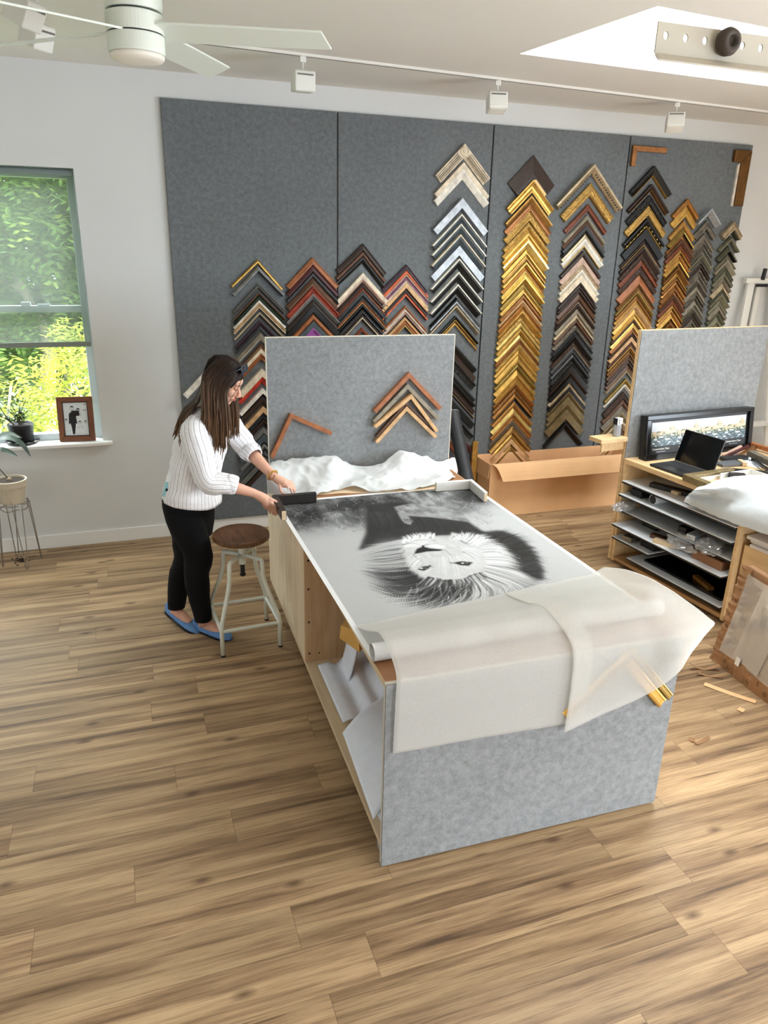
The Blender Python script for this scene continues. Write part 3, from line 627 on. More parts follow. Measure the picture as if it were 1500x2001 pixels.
# ------------------------------------------------------------------ ceiling fan
fan = thing('ceiling_fan', 'white four-bladed ceiling fan with a drum light, upper left', 'ceiling fan', (.150, 3.215, 2.80))
b = B(); b.lathe([(.001, .155), (.097, .155), (.101, .175), (.101, ZC - 2.80), (.001, ZC - 2.80)], n=48); obj('canopy_drum', b, FANW, fan, smooth=False, auto=1)
b = B(); b.lathe([(.001, .022), (.099, .022), (.1, .03), (.1, .078), (.098, .081), (.001, .081)], n=48); obj('motor_band', b, FANW, fan)
b = B(); b.lathe([(.001, .086), (.098, .086), (.1, .09), (.1, .145), (.09, .15), (.001, .15)], n=48); obj('motor_housing', b, FANW, fan)
b = B(); b.lathe([(.001, .079), (.094, .079), (.094, .088), (.001, .088)], n=40); b.lathe([(.001, .148), (.085, .148), (.085, .158), (.001, .158)], n=40); obj('shadow_gap', b, BLACKM, fan)
b = B(); b.lathe([(.001, -.004), (.06, -.002), (.09, .004), (.096, .012), (.096, .0215), (.001, .0215)], n=48); obj('light_diffuser', b, mat('frosted_acrylic', (236, 230, 218), .5), fan, smooth=True)
for k, a in enumerate((-14, 57, 138, 204)):
    M = Matrix.Rotation(radians(a), 3, 'Z') @ Matrix.Rotation(radians(-13), 3, 'X')
    b = B(); pts = [(.06, -.060), (.10, -.066), (.30, -.066), (.60, -.062), (.665, -.060), (.705, .062), (.60, .064), (.30, .066), (.10, .064), (.06, .055)]
    b.prism(pts, Vector((0, 0, .092)), M @ Vector((1, 0, 0)), M @ Vector((0, 1, 0)), M @ Vector((0, 0, 1)), .008)
    obj('blade', b, FANW, fan, bev=.002)
# ------------------------------------------------------------------ perforated angle bar at the upper right
P0, P1 = P(1283, 72, y=1.27), P(1500, 101, y=1.27)
ex = (P1 - P0).normalized(); ez = (Vector((0, 0, 1)) - ex * ex.z).normalized(); ey = ez.cross(ex).normalized()   # ey: away from the camera
ang = thing('angle_bar', 'perforated cream steel angle bar in front of the skylight', 'steel bar', P0)
Lb = 1.5; hgt = .048; hz = [.019 + .0425 * k for k in range(36)]
b = B(); n = len(hz); hr = .0052
# vertical leg built as cells around round holes
def leg_cells(b, th):
    x = 0.0; cells = []
    for h in hz:
        if h + .02 > Lb: break
        cells.append((h - .02125, h + .02125, h))
    K = 12
    for x0, x1, h in cells:
        x0 = max(x0, 0); z0, z1 = -hgt / 2, hgt / 2
        for off in (0, th):
            ring = [(h + hr * cos(2 * pi * k / K + pi / 4), .004 + hr * 1.25 * sin(2 * pi * k / K + pi / 4)) for k in range(K)]
            outer = []
            for k in range(K):
                t = 2 * pi * k / K + pi / 4; c, s_ = cos(t), sin(t); m = max(abs(c), abs(s_))
                ux, uz = c / m, s_ / m
                outer.append(((x1 if ux > 0 else x0) if abs(ux) > .999 else h + ux * (x1 - h if ux > 0 else h - x0), (z1 if uz > 0 else z0) if abs(uz) > .999 else .0 + uz * (z1)))
            vs = [ex * px + ez * pz + ey * off for px, pz in ring + outer]
            b.add(vs, [(k, (k + 1) % K, K + (k + 1) % K, K + k) for k in range(K)])
        vs = [ex * (h + hr * cos(2 * pi * k / K)) + ez * (.004 + hr * 1.25 * sin(2 * pi * k / K)) for k in range(K)]
        b.add(vs + [v + ey * th for v in vs], [(k, (k + 1) % K, K + (k + 1) % K, K + k) for k in range(K)])
leg_cells(b, .003)
b.add([ez * hgt / 2, ez * hgt / 2 + ex * Lb, ez * hgt / 2 + ex * Lb + ey * .003, ez * hgt / 2 + ey * .003], [(0, 1, 2, 3)])
b.add([ez * -hgt / 2, ez * hgt / 2, ez * hgt / 2 + ey * .003, ez * -hgt / 2 + ey * .003], [(0, 1, 2, 3)])
ANGM = mat('cream_enamel', (206, 198, 182), .5)
obj('perforated_web', b, ANGM, ang)
b = B(); q = -ez * hgt / 2
b.add([q, q + ex * Lb, q + ex * Lb - ey * .030 - ez * .016 - ex * .0, q - ey * .030 - ez * .016 - ex * .014, q - ez * .003, q + ex * Lb - ez * .003, q + ex * Lb - ey * .030 - ez * .019, q - ey * .030 - ez * .019 - ex * .014],
      [(0, 1, 2, 3), (7, 6, 5, 4), (0, 3, 7, 4), (1, 5, 6, 2), (3, 2, 6, 7), (0, 4, 5, 1)])
obj('flange', b, ANGM, ang)
kc = P(1412, 85, y=1.27) - P0
M = Matrix((ex, ez, -ey)).transposed()
b = B(); b.lathe([(.001, .0), (.017, 0), (.022, .006), (.023, .016), (.019, .024), (.010, .026), (.009, .019), (.001, .018)], ex * kc.dot(ex) + ez * kc.dot(ez) + -ey * .0, 28, 0, M)
obj('rubber_stop', b, mat('brown_rubber', (72, 60, 50), .7), ang, smooth=True)
b = B(); e2 = ex * (Lb - .06); b.box(e2 + Vector((0, 0, (ZC - P0.z - e2.z) / 2)) + ey * .012, (.03, .02, ZC - P0.z - e2.z + .0)); b.box(ex * .95 + Vector((0, 0, (ZC - P0.z - (ex * .95).z) / 2)) + ey * .012, (.03, .02, ZC - P0.z - (ex * .95).z)); obj('hanger_strap', b, ANGM, ang)
# ------------------------------------------------------------------ long carton against the boards
ct = thing('cardboard_carton', 'long open brown cardboard carton lying along the felt boards', 'cardboard box', (3.53, 5.46, 0), 0)
hw, hd, hh = .70, .13, .475
b = B(); t = .006
b.bx(-hw, hw, -hd, -hd + t, .0, hh); b.bx(-hw, hw, hd - t, hd, 0, hh + .02); b.bx(-hw, -hw + t, -hd + t, hd - t, 0, hh); b.bx(hw - t, hw, -hd + t, hd - t, 0, hh); b.bx(-hw, hw, -hd + t, hd - t, 0, t)
obj('box_body', b, CARD, ct)
b = B(); fl = [[Vector((x, -hd - .002 - .10 * u, hh - .012 * 0 - .115 * u * u * 1.1 + .02 * sin(pi * u))) for x in np.linspace(-hw - .02 + .0, hw, 12)] for u in np.linspace(0, 1, 8)]
fl = [[Vector((p.x + .09 * (i / 7) * (1 if j == 0 else (11 - j) / 11), p.y, p.z)) for j, p in enumerate(r)] for i, r in enumerate(fl)]
obj('front_flap', b.grid(fl), CARD, ct, solid=.005)
b = B(); b.grid([[Vector((x, hd - t / 2, hh + .02 + .10 * u)) for x in np.linspace(-hw, hw, 3)] for u in (0, 1)]); 
b = B(); b.grid([[Vector((-hw - .0 - .012 * u, yy, hh - .0 - .13 * u)) for yy in np.linspace(-hd + .01, hd - .01, 3)] for u in np.linspace(0, 1, 3)]); obj('end_flap', b, CARD, ct, solid=.005)
# black tube and gold stick leaning on the boards
a0, a1 = P(884, 806, y=5.50), P(921, 985, y=5.02)
d = (a1 - a0).normalized(); a1 = a0 + d * (a0.z / -d.z) + Vector((0, 0, .03)); 
tb = thing('mailing_tube', 'black open-ended tube leaning on the felt boards behind the bench', 'tube', (a1.x, a1.y, 0))
lo = Vector((a1.x, a1.y, 0)); b = B(); zax = (a0 - a1).normalized(); xax = zax.orthogonal().normalized(); yax = zax.cross(xax); M = Matrix((xax, yax, zax)).transposed(); Lt = (a0 - a1).length
R = []
for r, z in [(.054, 0.015), (.054, Lt), (.050, Lt), (.050, .06), (.001, .06)]: R.append((r, z))
b.lathe(R, a1 - lo, 28, 0, M); obj('tube_wall', b, mottled('black_card', (44, 45, 48), .2, 12, .6), tb, smooth=False)
b = B(); b.lathe([(.0502, Lt), (.054, Lt), (.054, Lt + .002), (.0502, Lt + .002), (.0502, Lt)], a1 - lo, 28, 0, M); obj('tube_rim', b, mat('rim_white', (222, 220, 214), .6), tb)
s0, s1 = P(927, 862, y=5.58), P(925, 935, y=5.565)
b = B(); b.box(((s0.x + s1.x) / 2, 5.575, s0.z / 2), (.05, .03, s0.z)); b.bx(s0.x - .008, s0.x + .006, 5.555, 5.562, 0, s0.z)
o = obj('moulding_length', b, moul('gold', *PAL['gold']), bev=.006); tag(o, 'upright gold moulding length leaning between the black tube and the carton', 'frame moulding')
# white A-frame easel at the far right
ez_ = thing('display_easel', 'white wooden easel by the back wall at the right edge', 'easel', (5.60, 5.45, 0))
EW = mat('easel_white', (224, 223, 216), .5)
def bar(b, p, q, w, d):
    p, q = Vector(p), Vector(q); z = (q - p).normalized(); y = Vector((0, -1, 0)); x = y.cross(z).normalized(); y = z.cross(x)
    M = Matrix((x, y, z)).transposed(); b.box((p + q) / 2, (w, d, (q - p).length), M); return b
for sg in (-1, 1):
    b = B(); bar(b, (sg * .34, -.06, 0), (sg * .135 - .0, .12, 1.96), .075, .03); obj('leg', b, EW, ez_, bev=.004)
b = B(); bar(b, (0, .17, 0), (0, .155, 1.9), .05, .02); obj('rear_leg', b, EW, ez_, bev=.004)
b = B(); b.bx(-.21, .21, .095, .135, 1.93, 1.975); obj('head_rail', b, EW, ez_, bev=.004)
b = B(); b.bx(-.30, .30, -.05, .02, .62, .66); obj('ledge', b, EW, ez_, bev=.004)
b = B(); b.bx(-.10, .03, .08, .095, 1.90, 1.925); b.box((-.03, .09, 2.01), (.03, .02, .10), (0, .12, 0)); obj('black_clamp', b, BLACKM, ez_)
# ------------------------------------------------------------------ window sill: potted plant and framed drawing
SY = 5.675
pc = P(48, 862, z=.80); px_, py_ = pc.x - .005, 5.70
sa = B(); sa.lathe([(.001, .803), (.075, .803), (.088, .806), (.112, .818), (.109, .820), (.085, .811), (.001, .809)], (px_, py_ - .0, 0), 40)
o = obj('plant_saucer', sa, mat('pot_black', (14, 14, 18), .5, 0, .25), smooth=True); tag(o, 'black spotted saucer on the window sill under the black pot', 'saucer')
b = B()
for a in (200, 250, 300, 340): b.ell((px_ + .097 * cos(radians(a)), py_ + .097 * sin(radians(a)), .8155), [(.017, 0, 0), (0, .011, 0), (0, 0, .002)], 12, 6)
obj('pale_spot', b, mat('pale_spot', (206, 208, 190), .4), o)
pt = thing('potted_plant', 'leafy plant in a round black pot on the window sill', 'potted plant', (px_, py_, .81))
b = B(); b.lathe([(.001, 0), (.066, 0), (.074, .01), (.082, .10), (.086, .128), (.080, .134), (.074, .128), (.070, .115), (.001, .112)], n=40); obj('pot', b, mat('pot_black', (14, 14, 18), .5, 0, .25), pt, smooth=True)
b = B(); b.ell((-.052, -.059, .052), [(.013, -.011, .0), (0, 0, .018), (.004, .005, 0)], 12, 8); obj('cream_dot', b, mat('pale_spot', (206, 208, 190), .4), pt, smooth=True)
b = B(); b.lathe([(.001, .112), (.072, .112), (.072, .116), (.04, .122), (.001, .12)], n=24); obj('soil', b, mottled('soil', (48, 38, 30), .3, 40, .95), pt)
PLEAF = mottled('plant_leaf', (70, 92, 56), .35, 14, .5)
def leaf(b, base, d, ln, w, nr=Vector((0, 0, 1)), droop=.3, mi=0, seg=6):
    d = Vector(d).normalized(); sd = d.cross(nr).normalized(); up = sd.cross(d).normalized(); A = []; C = []; D = []
    for i in range(seg + 1):
        t = i / seg; p = Vector(base) + d * ln * t - Vector((0, 0, 1)) * ln * droop * t * t; ww = w * sin(pi * min(1, t * .92 + .06)) ** .8 * .5
        A.append(p + sd * ww + up * ww * .25); C.append(p); D.append(p - sd * ww + up * ww * .25)
    b.grid([A, C, D], mi)
rl = random.Random(11); b = B(); st = B()
for k in range(9):
    a = rl.uniform(0, 2 * pi); h = rl.uniform(.07, .19); tip = Vector((cos(a) * rl.uniform(.02, .09), sin(a) * rl.uniform(.01, .04), .115 + h)); r0 = Vector((rl.uniform(-.02, .02), rl.uniform(-.02, .02), .11))
    pts = spline([r0, (r0 + tip) / 2 + Vector((rl.gauss(0, .01), 0, .01)), tip], 8); st.tube(pts, .0022, 5)
    for q in range(9):
        p = pts[min(7, 2 + q * 5 // 8)]; aa = rl.uniform(0, 2 * pi); leaf(b, p, (cos(aa), sin(aa) * .6, rl.uniform(-.1, .6)), rl.uniform(.025, .05), rl.uniform(.018, .028), droop=.35)
for tip, n in (((-.15, -.01, .36), 5), ((-.19, .0, .22), 4)):
    pts = spline([(-.03, 0, .11), (-.09, 0, .20 if tip[2] > .3 else .17), tip], 10); st.tube(pts, .003, 5)
    for q in range(n * 2):
        p = pts[3 + q * 6 // (n * 2)]; aa = rl.uniform(0, 2 * pi); leaf(b, p, (cos(aa), .4 * sin(aa), .3 + rl.uniform(-.3, .3)), .05, .036, droop=.3)
obj('leaves', b, PLEAF, pt); obj('stems', st, mat('stem_brown', (74, 62, 44), .7), pt)
# framed drawing
fb0, fb1 = P(115, 860, y=5.665), P(190, 861, y=5.655); ft = P(117, 777, y=5.70)
fr = thing('picture_frame', 'brown wooden frame with a black and white family drawing on the sill', 'picture frame', ((fb0.x + fb1.x) / 2, 5.66, .8005), -.10)
W2, H2, TL = .122, .318, radians(9)
M = Matrix.Rotation(-TL, 3, 'X'); fex, fez, fey = Vector((1, 0, 0)), M @ Vector((0, 0, 1)), M @ Vector((0, 1, 0))
b = B(); f_ = .036
for poly in ([(-W2, 0), (W2, 0), (W2 - f_, f_), (-W2 + f_, f_)], [(W2, 0), (W2, H2), (W2 - f_, H2 - f_), (W2 - f_, f_)], [(W2, H2), (-W2, H2), (-W2 + f_, H2 - f_), (W2 - f_, H2 - f_)], [(-W2, H2), (-W2, 0), (-W2 + f_, f_), (-W2 + f_, H2 - f_)]):
    b.prism(poly, (0, 0, 0), fex, fez, -fey, .018)
obj('frame_moulding', b, mottled('frame_brown', (116, 68, 42), .15, 14, .4), fr, bev=.003)
b = B(); f2 = f_ - .001
for x0, x1, z0, z1 in ((-W2 + f2, W2 - f2, f2, f2 + .007), (-W2 + f2, W2 - f2, H2 - f2 - .007, H2 - f2), (-W2 + f2, -W2 + f2 + .007, f2, H2 - f2), (W2 - f2 - .007, W2 - f2, f2, H2 - f2)):
    b.prism([(x0, z0), (x1, z0), (x1, z1), (x0, z1)], fey * -.004, fex, fez, -fey, .006)
obj('inner_lip', b, mat('frame_dark', (58, 34, 24), .4), fr)
b = B(); b.prism([(-W2 + f2, f2), (W2 - f2, f2), (W2 - f2, H2 - f2), (-W2 + f2, H2 - f2)], fey * -.002, fex, fez, -fey, .003); obj('paper', b, mat('drawing_paper', (226, 232, 236), .6), fr)
ink = B()
def il(pts, w=.0014):
    for (x0, z0), (x1, z1) in zip(pts[:-1], pts[1:]):
        d = Vector((x1 - x0, z1 - z0)); L_ = max(d.length, 1e-5); nx, nz = -d.y / L_ * w / 2, d.x / L_ * w / 2
        ink.add([fex * x + fez * z - fey * .0055 for x, z in ((x0 + nx, z0 + nz), (x1 + nx, z1 + nz), (x1 - nx, z1 - nz), (x0 - nx, z0 - nz))], [(0, 1, 2, 3)])
def ip(poly): ink.add([fex * x + fez * z - fey * .0056 for x, z in poly], [tuple(range(len(poly)))])
def face(cx, cz, r, hair=True):
    il([(cx + r * .8 * cos(t), cz + r * sin(t)) for t in np.linspace(pi, 2 * pi, 10)])
    if hair: ip([(cx + r * .9 * cos(t), cz + r * 1.05 * sin(t)) for t in np.linspace(0, pi, 8)] + [(cx - r * .6, cz + r * .35), (cx + r * .6, cz + r * .35)])
    il([(cx - r * .4, cz), (cx - r * .2, cz)]); il([(cx + r * .2, cz), (cx + r * .4, cz)]); il([(cx - r * .25, cz - r * .5), (cx + r * .25, cz - r * .5)])
ip([(-.052, .12), (-.046, .195), (-.03, .213), (-.022, .185), (-.014, .213), (.0, .195), (.006, .12), (-.004, .13), (-.008, .10), (-.016, .05), (-.030, .05), (-.034, .10), (-.04, .13)])
face(-.022, .238, .015); face(.018, .222, .014); face(-.068, .152, .011); face(-.014, .135, .010, False); face(.024, .133, .012); face(.062, .137, .010)
for cx, cz in ((.018, .19), (.026, .10)): il([(cx - .016, cz - .012), (cx - .012, cz + .008), (cx, cz), (cx + .012, cz + .008), (cx + .016, cz - .012)])
il([(-.075, .075), (-.05, .078)], .001); il([(.0, .05), (.02, .052)], .001); il([(.04, .05), (.07, .05)], .001); il([(.05, .22), (.056, .22), (.06, .222)], .005); il([(.066, .222), (.072, .22)], .006); il([(.062, .262), (.072, .262)], .005)
obj('ink_drawing', ink, mat('ink', (30, 32, 36), .7), fr)
b = B(); bar(b, (0, .012, .22), (0, .085, .0), .05, .004); obj('easel_back', b, BLACKM, fr)
# ------------------------------------------------------------------ avocado-like plant on the wire stand, left edge
sx, sy = -.81, 5.40
ws = thing('wire_plant_stand', 'grey wire plant stand with hairpin legs at the left edge', 'plant stand', (sx, sy, 0))
zt_ = .455
for r, z in ((.098, zt_), (.088, zt_ - .035)):
    b = B(); b.tube([(r * cos(2 * pi * k / 28), r * sin(2 * pi * k / 28), z + (.006 * sin(8 * pi * k / 28) if r < .09 else 0)) for k in range(29)], .0035, 6, False); obj('ring', b, STEEL, ws)
for a in (20, 110, 200, 290):
    b = B(); A = radians(a); e = Vector((-sin(A), cos(A), 0)); r_ = Vector((cos(A), sin(A), 0))
    b.tube([r_ * .098 + e * .03 + Vector((0, 0, zt_)), r_ * .128 + e * .008 + Vector((0, 0, .012)), r_ * .13 + Vector((0, 0, .003)), r_ * .128 - e * .008 + Vector((0, 0, .012)), r_ * .098 - e * .03 + Vector((0, 0, zt_)), r_ * .085 - e * .03 + Vector((0, 0, zt_ + .03))], .0032, 6); obj('leg', b, STEEL, ws)
b = B()
for k in range(2): b.tube([(-.098 if k == 0 else 0, 0 if k == 0 else -.098, zt_), (.098 if k == 0 else 0, 0 if k == 0 else .098, zt_)], .003, 6)
obj('cross_wire', b, STEEL, ws)
pp = thing('potted_seedling', 'tall thin seedling with drooping leaves in a cream pot on the wire stand', 'potted plant', (sx, sy, zt_ + .004))
b = B(); b.lathe([(.001, 0), (.074, 0), (.078, .005), (.096, .118), (.104, .12), (.108, .165), (.098, .166), (.094, .15), (.001, .148)], n=40); obj('pot', b, mottled('pot_cream', (196, 184, 162), .06, 6, .6), pp, smooth=False)
b = B(); b.lathe([(.001, .148), (.094, .148), (.094, .153), (.04, .158), (.001, .157)], n=24); obj('soil', b, mottled('soil', (48, 38, 30), .3, 40, .95), pp)
b = B(); b.ell((.0, -.01, .165), [(.018, 0, 0), (0, .016, 0), (0, 0, .018)]); obj('seed', b, mat('seed_pale', (150, 132, 106), .7), pp, smooth=True)
b = B(); top = Vector((-.075, -.02, .40)); stem = spline([(0, -.01, .165), (-.05, -.01, .25), (-.078, -.015, .33), top], 14); b.tube(stem, [.0045 - .0002 * i for i in range(14)], 7); obj('stem', b, mat('stem_brown', (74, 62, 44), .7), pp, smooth=True)
b = B(); LV = mottled('seedling_leaf', (54, 74, 58), .25, 12, .4)
def bigleaf(pts, w):
    c = spline(pts, 12); A, C, D = [], [], []
    for i, p in enumerate(c):
        t = i / 11; d = (c[min(i + 1, 11)] - c[max(i - 1, 0)]).normalized(); sd = d.cross(Vector((0, -.5, 1))).normalized(); ww = w * .5 * sin(pi * (t * .94 + .04)) ** .9 * (0 if t < .12 else 1) + .0012
        A.append(p + sd * ww); C.append(p + Vector((0, 0, -.003))); D.append(p - sd * ww)
    b.grid([A, C, D])
bigleaf([top + Vector((0, 0, -.02)), top + Vector((.06, -.02, .06)), top + Vector((.14, -.05, .07)), top + Vector((.20, -.06, .02)), top + Vector((.235, -.06, -.06))], .046)
bigleaf([top, top + Vector((.03, .0, .05)), top + Vector((.11, .02, .085)), top + Vector((.19, .02, .05))], .05)
bigleaf([top + Vector((0, 0, -.03)), top + Vector((.05, -.03, -.005)), top + Vector((.11, -.05, -.025)), top + Vector((.155, -.06, -.055))], .04)
bigleaf([top, top + Vector((-.06, -.02, .03)), top + Vector((-.14, -.03, -.01))], .045)
bigleaf([top + Vector((0, 0, -.05)), top + Vector((-.03, -.03, -.04)), top + Vector((-.02, -.06, -.09))], .04)
obj('leaves', b, LV, pp, smooth=True)
rl = random.Random(4); b = B()
for _ in range(34):
    q = P(38, 1096, z=0); b.ell((q.x + rl.gauss(0, .025), q.y + rl.gauss(0, .035), .003), [(rl.uniform(.003, .012), rl.uniform(-.006, .006), 0), (rl.uniform(-.004, .004), rl.uniform(.003, .008), 0), (0, 0, .003)], 6, 4)
o = obj('spilled_soil', b, mottled('soil', (48, 38, 30), .3, 40, .95)); tag(o, 'dark spilled soil crumbs on the floor beside the wire plant stand', 'soil', None, 'stuff')
# ------------------------------------------------------------------ front workbench
TB = -radians(1.2)
wb = thing('workbench', 'long plywood workbench with grey felt end panels, carrying the lion print', 'workbench', (.740, 2.022, 0), TB)
M1 = Matrix.Translation((.740, 2.022, 0)) @ Matrix.Rotation(TB, 4, 'Z')
def part(name, boxes, m, par, **kw):
    b = B()
    for q in boxes: b.bx(*q)
    return obj(name, b, m, par, **kw)
part('worktop', [(.0, 1.2, .02, 2.443, .776, .80)], HARDB, wb, bev=.002)
part('worktop_edging', [(-.002, .0, .02, 2.443, .776, .799), (1.2, 1.202, .02, 2.443, .776, .799)], PLY, wb)
part('front_panel', [(-.004, 1.204, -.008, .0, .012, .797)], FELT, wb, bev=.002)
part('front_panel_core', [(-.002, 1.202, .0005, .0195, .014, .796)], mat('panel_core', (206, 200, 186), .6), wb)
part('side_panel', [(.0, .018, 1.352, 2.443, .10, .7755), (1.182, 1.2, .02, 2.443, .10, .7755)], PLYV, wb, bev=.001)
dv = part('divider', [(.0, 1.18, 1.332, 1.3515, .10, .7755)], wood('birch_ply_cross', (204, 172, 132), (186, 150, 110), .7, (0, 0, 1), .55, .4), wb, bev=.001)
part('shelf_pin_hole', [(.016, .026, 1.3312, 1.3322, z, z + .010) for z in (.145, .33, .52, .68)] + [(.07, .078, 1.3312, 1.3322, .14, .148)], BLACKM, wb)
part('bottom_board', [(.0, 1.2, .02, 2.443, .078, .0995)], PLY, wb, bev=.001)
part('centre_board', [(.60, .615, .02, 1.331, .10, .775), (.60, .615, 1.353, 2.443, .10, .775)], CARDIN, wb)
part('bolt', [(.05, .062, 1.27, 1.282, .0996, .106), (.10, .112, 1.27, 1.282, .0996, .106), (.08, .092, .06, .072, .0996, .108)], STEEL, wb)
part('tall_panel', [(.022, 1.238, 2.450, 2.468, .08, 1.655)], mat('panel_core', (206, 200, 186), .6), wb)
part('tall_panel_felt', [(.022, 1.238, 2.444, 2.4498, .802, 1.653)], FELT, wb, bev=.001)
part('tall_panel_edging', [(.018, .0218, 2.444, 2.468, .08, 1.657), (1.2382, 1.242, 2.444, 2.468, .08, 1.657), (.018, 1.242, 2.444, 2.468, 1.655, 1.659)], mat('edge_cream', (222, 214, 196), .5), wb)
for x, y in ((.032, .07), (1.14, .10), (.06, 2.38), (1.14, 2.38)):
    b = B(); b.bx(x - .022, x + .022, y - .03, y + .03, .055, .0775)
    for s in (-1, 1): b.bx(x + s * .02 - .002, x + s * .02 + .002, y - .025, y + .02, .02, .06)
    M = Matrix.Rotation(radians(90), 3, 'Y'); b.lathe([(.001, -.012), (.026, -.012), (.028, -.008), (.028, .008), (.026, .012), (.001, .012)], (x, y, .0285), 20, 0, M)
    obj('caster', b, mat('caster_grey', (150, 152, 154), .4), wb)
# things inside the open bay
FOAM = mottled('foam_sheet', (224, 230, 240), .04, 20, .7)
def sheet(name, G, m, label, cat, group=None, th=.004, smooth=True, nu=20, nv=20, crum=0, cs=9, seed=0, sub=0):
    S = patch(G, nu, nv)
    if crum:
        off = Vector((seed * 3.1, seed * 1.7, 0))
        for i, r in enumerate(S):
            for j, p in enumerate(r):
                n = (.5 - abs(noise.noise(p * cs * .55 + off))) * .9; f = abs(noise.noise(p * cs * 1.1 + off * 2)) + .35 * abs(noise.noise(p * cs * 2.6 + off * 3)); e = min(1, min(i, nu - 1 - i) / 2.0)
                r[j] = p + Vector((n * .3, n * .3, n * 1.3 - f * 1.1)) * crum
    b = B().grid(S); o = obj(name, b, m, None, smooth=smooth, solid=th)
    return tag(o, label, cat, group)
def W1(x, y, z): return M1 @ Vector((x, y, z))
z0 = .106
sheet('foam_sheet', [[W1(.03 + dx, y, z0 + dz) for dx, dz in ((0, .004), (.06, .0), (.12, .006), (.18, .03), (.22, .06))] for y in (.03, .25, .5, .68)], FOAM, 'white foam sheet lying lowest on the bottom board of the front bench', 'foam sheet', 'white foam sheets in the front bench', .006)
sheet('foam_sheet', [[W1(-.02 + dx, .05 + y + dx * .5, z0 + .02 + dz) for dx, dz in ((0, .06 + .16 * y), (.06, .10 + .16 * y), (.13, .15 + .1 * y), (.22, .20))] for y in (.0, .15, .32, .44)], FOAM, 'curved white foam sheet spilling out of the front bench, nearest the felt end', 'foam sheet', 'white foam sheets in the front bench', .006)
sheet('foam_sheet', [[W1(.04 + dx, y + .1, z0 + .012 + dz) for dx, dz in ((0, .02), (.05, .03), (.10, .015), (.15, .06), (.20, .05), (.26, .12))] for y in (.62, .80, .98, 1.12)], FOAM, 'rolled white foam sheet furthest back in the open bay of the front bench', 'foam sheet', 'white foam sheets in the front bench', .008)
sheet('foam_sheet', [[W1(.15 + dx, 1.02 + dy, z0 + .03 + dz) for dx, dz in ((0, .0), (.03, .12), (.05, .25))] for dy in (.0, .06, .16)], FOAM, 'small upright flap of white foam standing against the bay divider', 'foam sheet', 'white foam sheets in the front bench', .006)
b = B(); M = Matrix.Rotation(radians(-8), 3, 'Y'); b.box((0, 0, .31), (.008, .95, .61), None); o = obj('cardboard_sheet', b, CARD); o.location = W1(.30, .62, .102); o.rotation_euler = (0, radians(10), TB); tag(o, 'brown cardboard sheet leaning inside the open bay of the front bench', 'cardboard')
b = B(); q = [P(666, 1222, x=.76), P(700, 1235, x=.80), P(702, 1275, x=.80), P(663, 1247, x=.76)]
b.add(q + [p + Vector((.05, .06, .0)) for p in q], [(0, 1, 2, 3), (7, 6, 5, 4), (0, 4, 5, 1), (1, 5, 6, 2), (2, 6, 7, 3), (3, 7, 4, 0)]); o = obj('manila_folder', b, mat('manila', (206, 160, 84), .7)); tag(o, 'mustard yellow folder jutting out under the left edge of the print', 'folder')
# samples on the tall felt panel behind the bench, and on the near felt end
def Yf(X): return 2.022 + 2.444 - .021 * (X - .79)
def psample(px, py, key, w, d, s, tilt, label, grp=None, lip=None):
    p = P(px, py, y=Yf(1.6)); o = sample(p.x, p.z, key, w, d, 'flat', label, grp, s, lip, tilt, Yf(p.x)); o.rotation_euler = (0, tilt, TB); return o
psample(796, 726, 'orange', .026, .035, .235, 0, 'topmost orange-brown corner sample of the five on the tall bench panel', 'corner samples on the tall bench panel')
psample(793, 748, 'taupe', .024, .035, .23, 0, 'grey-taupe corner sample, second of the five on the tall bench panel', 'corner samples on the tall bench panel')
psample(799, 767, 'tan', .022, .05, .225, .12, 'tilted light tan corner sample, third of the five on the tall bench panel', 'corner samples on the tall bench panel')
psample(790, 783, 'brown', .014, .035, .21, -.04, 'thin brown corner sample, fourth of the five on the tall bench panel', 'corner samples on the tall bench panel')
psample(790, 791, 'tan', .022, .045, .215, -.03, 'lowest tan corner sample of the five on the tall bench panel', 'corner samples on the tall bench panel')
psample(566, 807, 'orange', .024, .035, .21, -.33, 'tilted red-brown corner sample alone at the left of the tall bench panel', None)
def fsample(px, py, key, w, d, s, tilt, label, lip=None):
    p = P(px, py, y=1.99); o = sample(p.x, p.z, key, w, d, 'step', label, 'corner samples on the near felt end', s, lip, tilt, 2.0139 - .021 * (p.x - .74)); o.rotation_euler = (0, tilt, TB); return o
fsample(1222, 1272, 'gold', .045, .018, .235, .06, 'yellow-gold corner sample on the near felt end, half under translucent paper')
fsample(1236, 1262, 'olive', .03, .018, .235, .06, 'olive-gold corner sample just above the yellow-gold one on the near felt end')
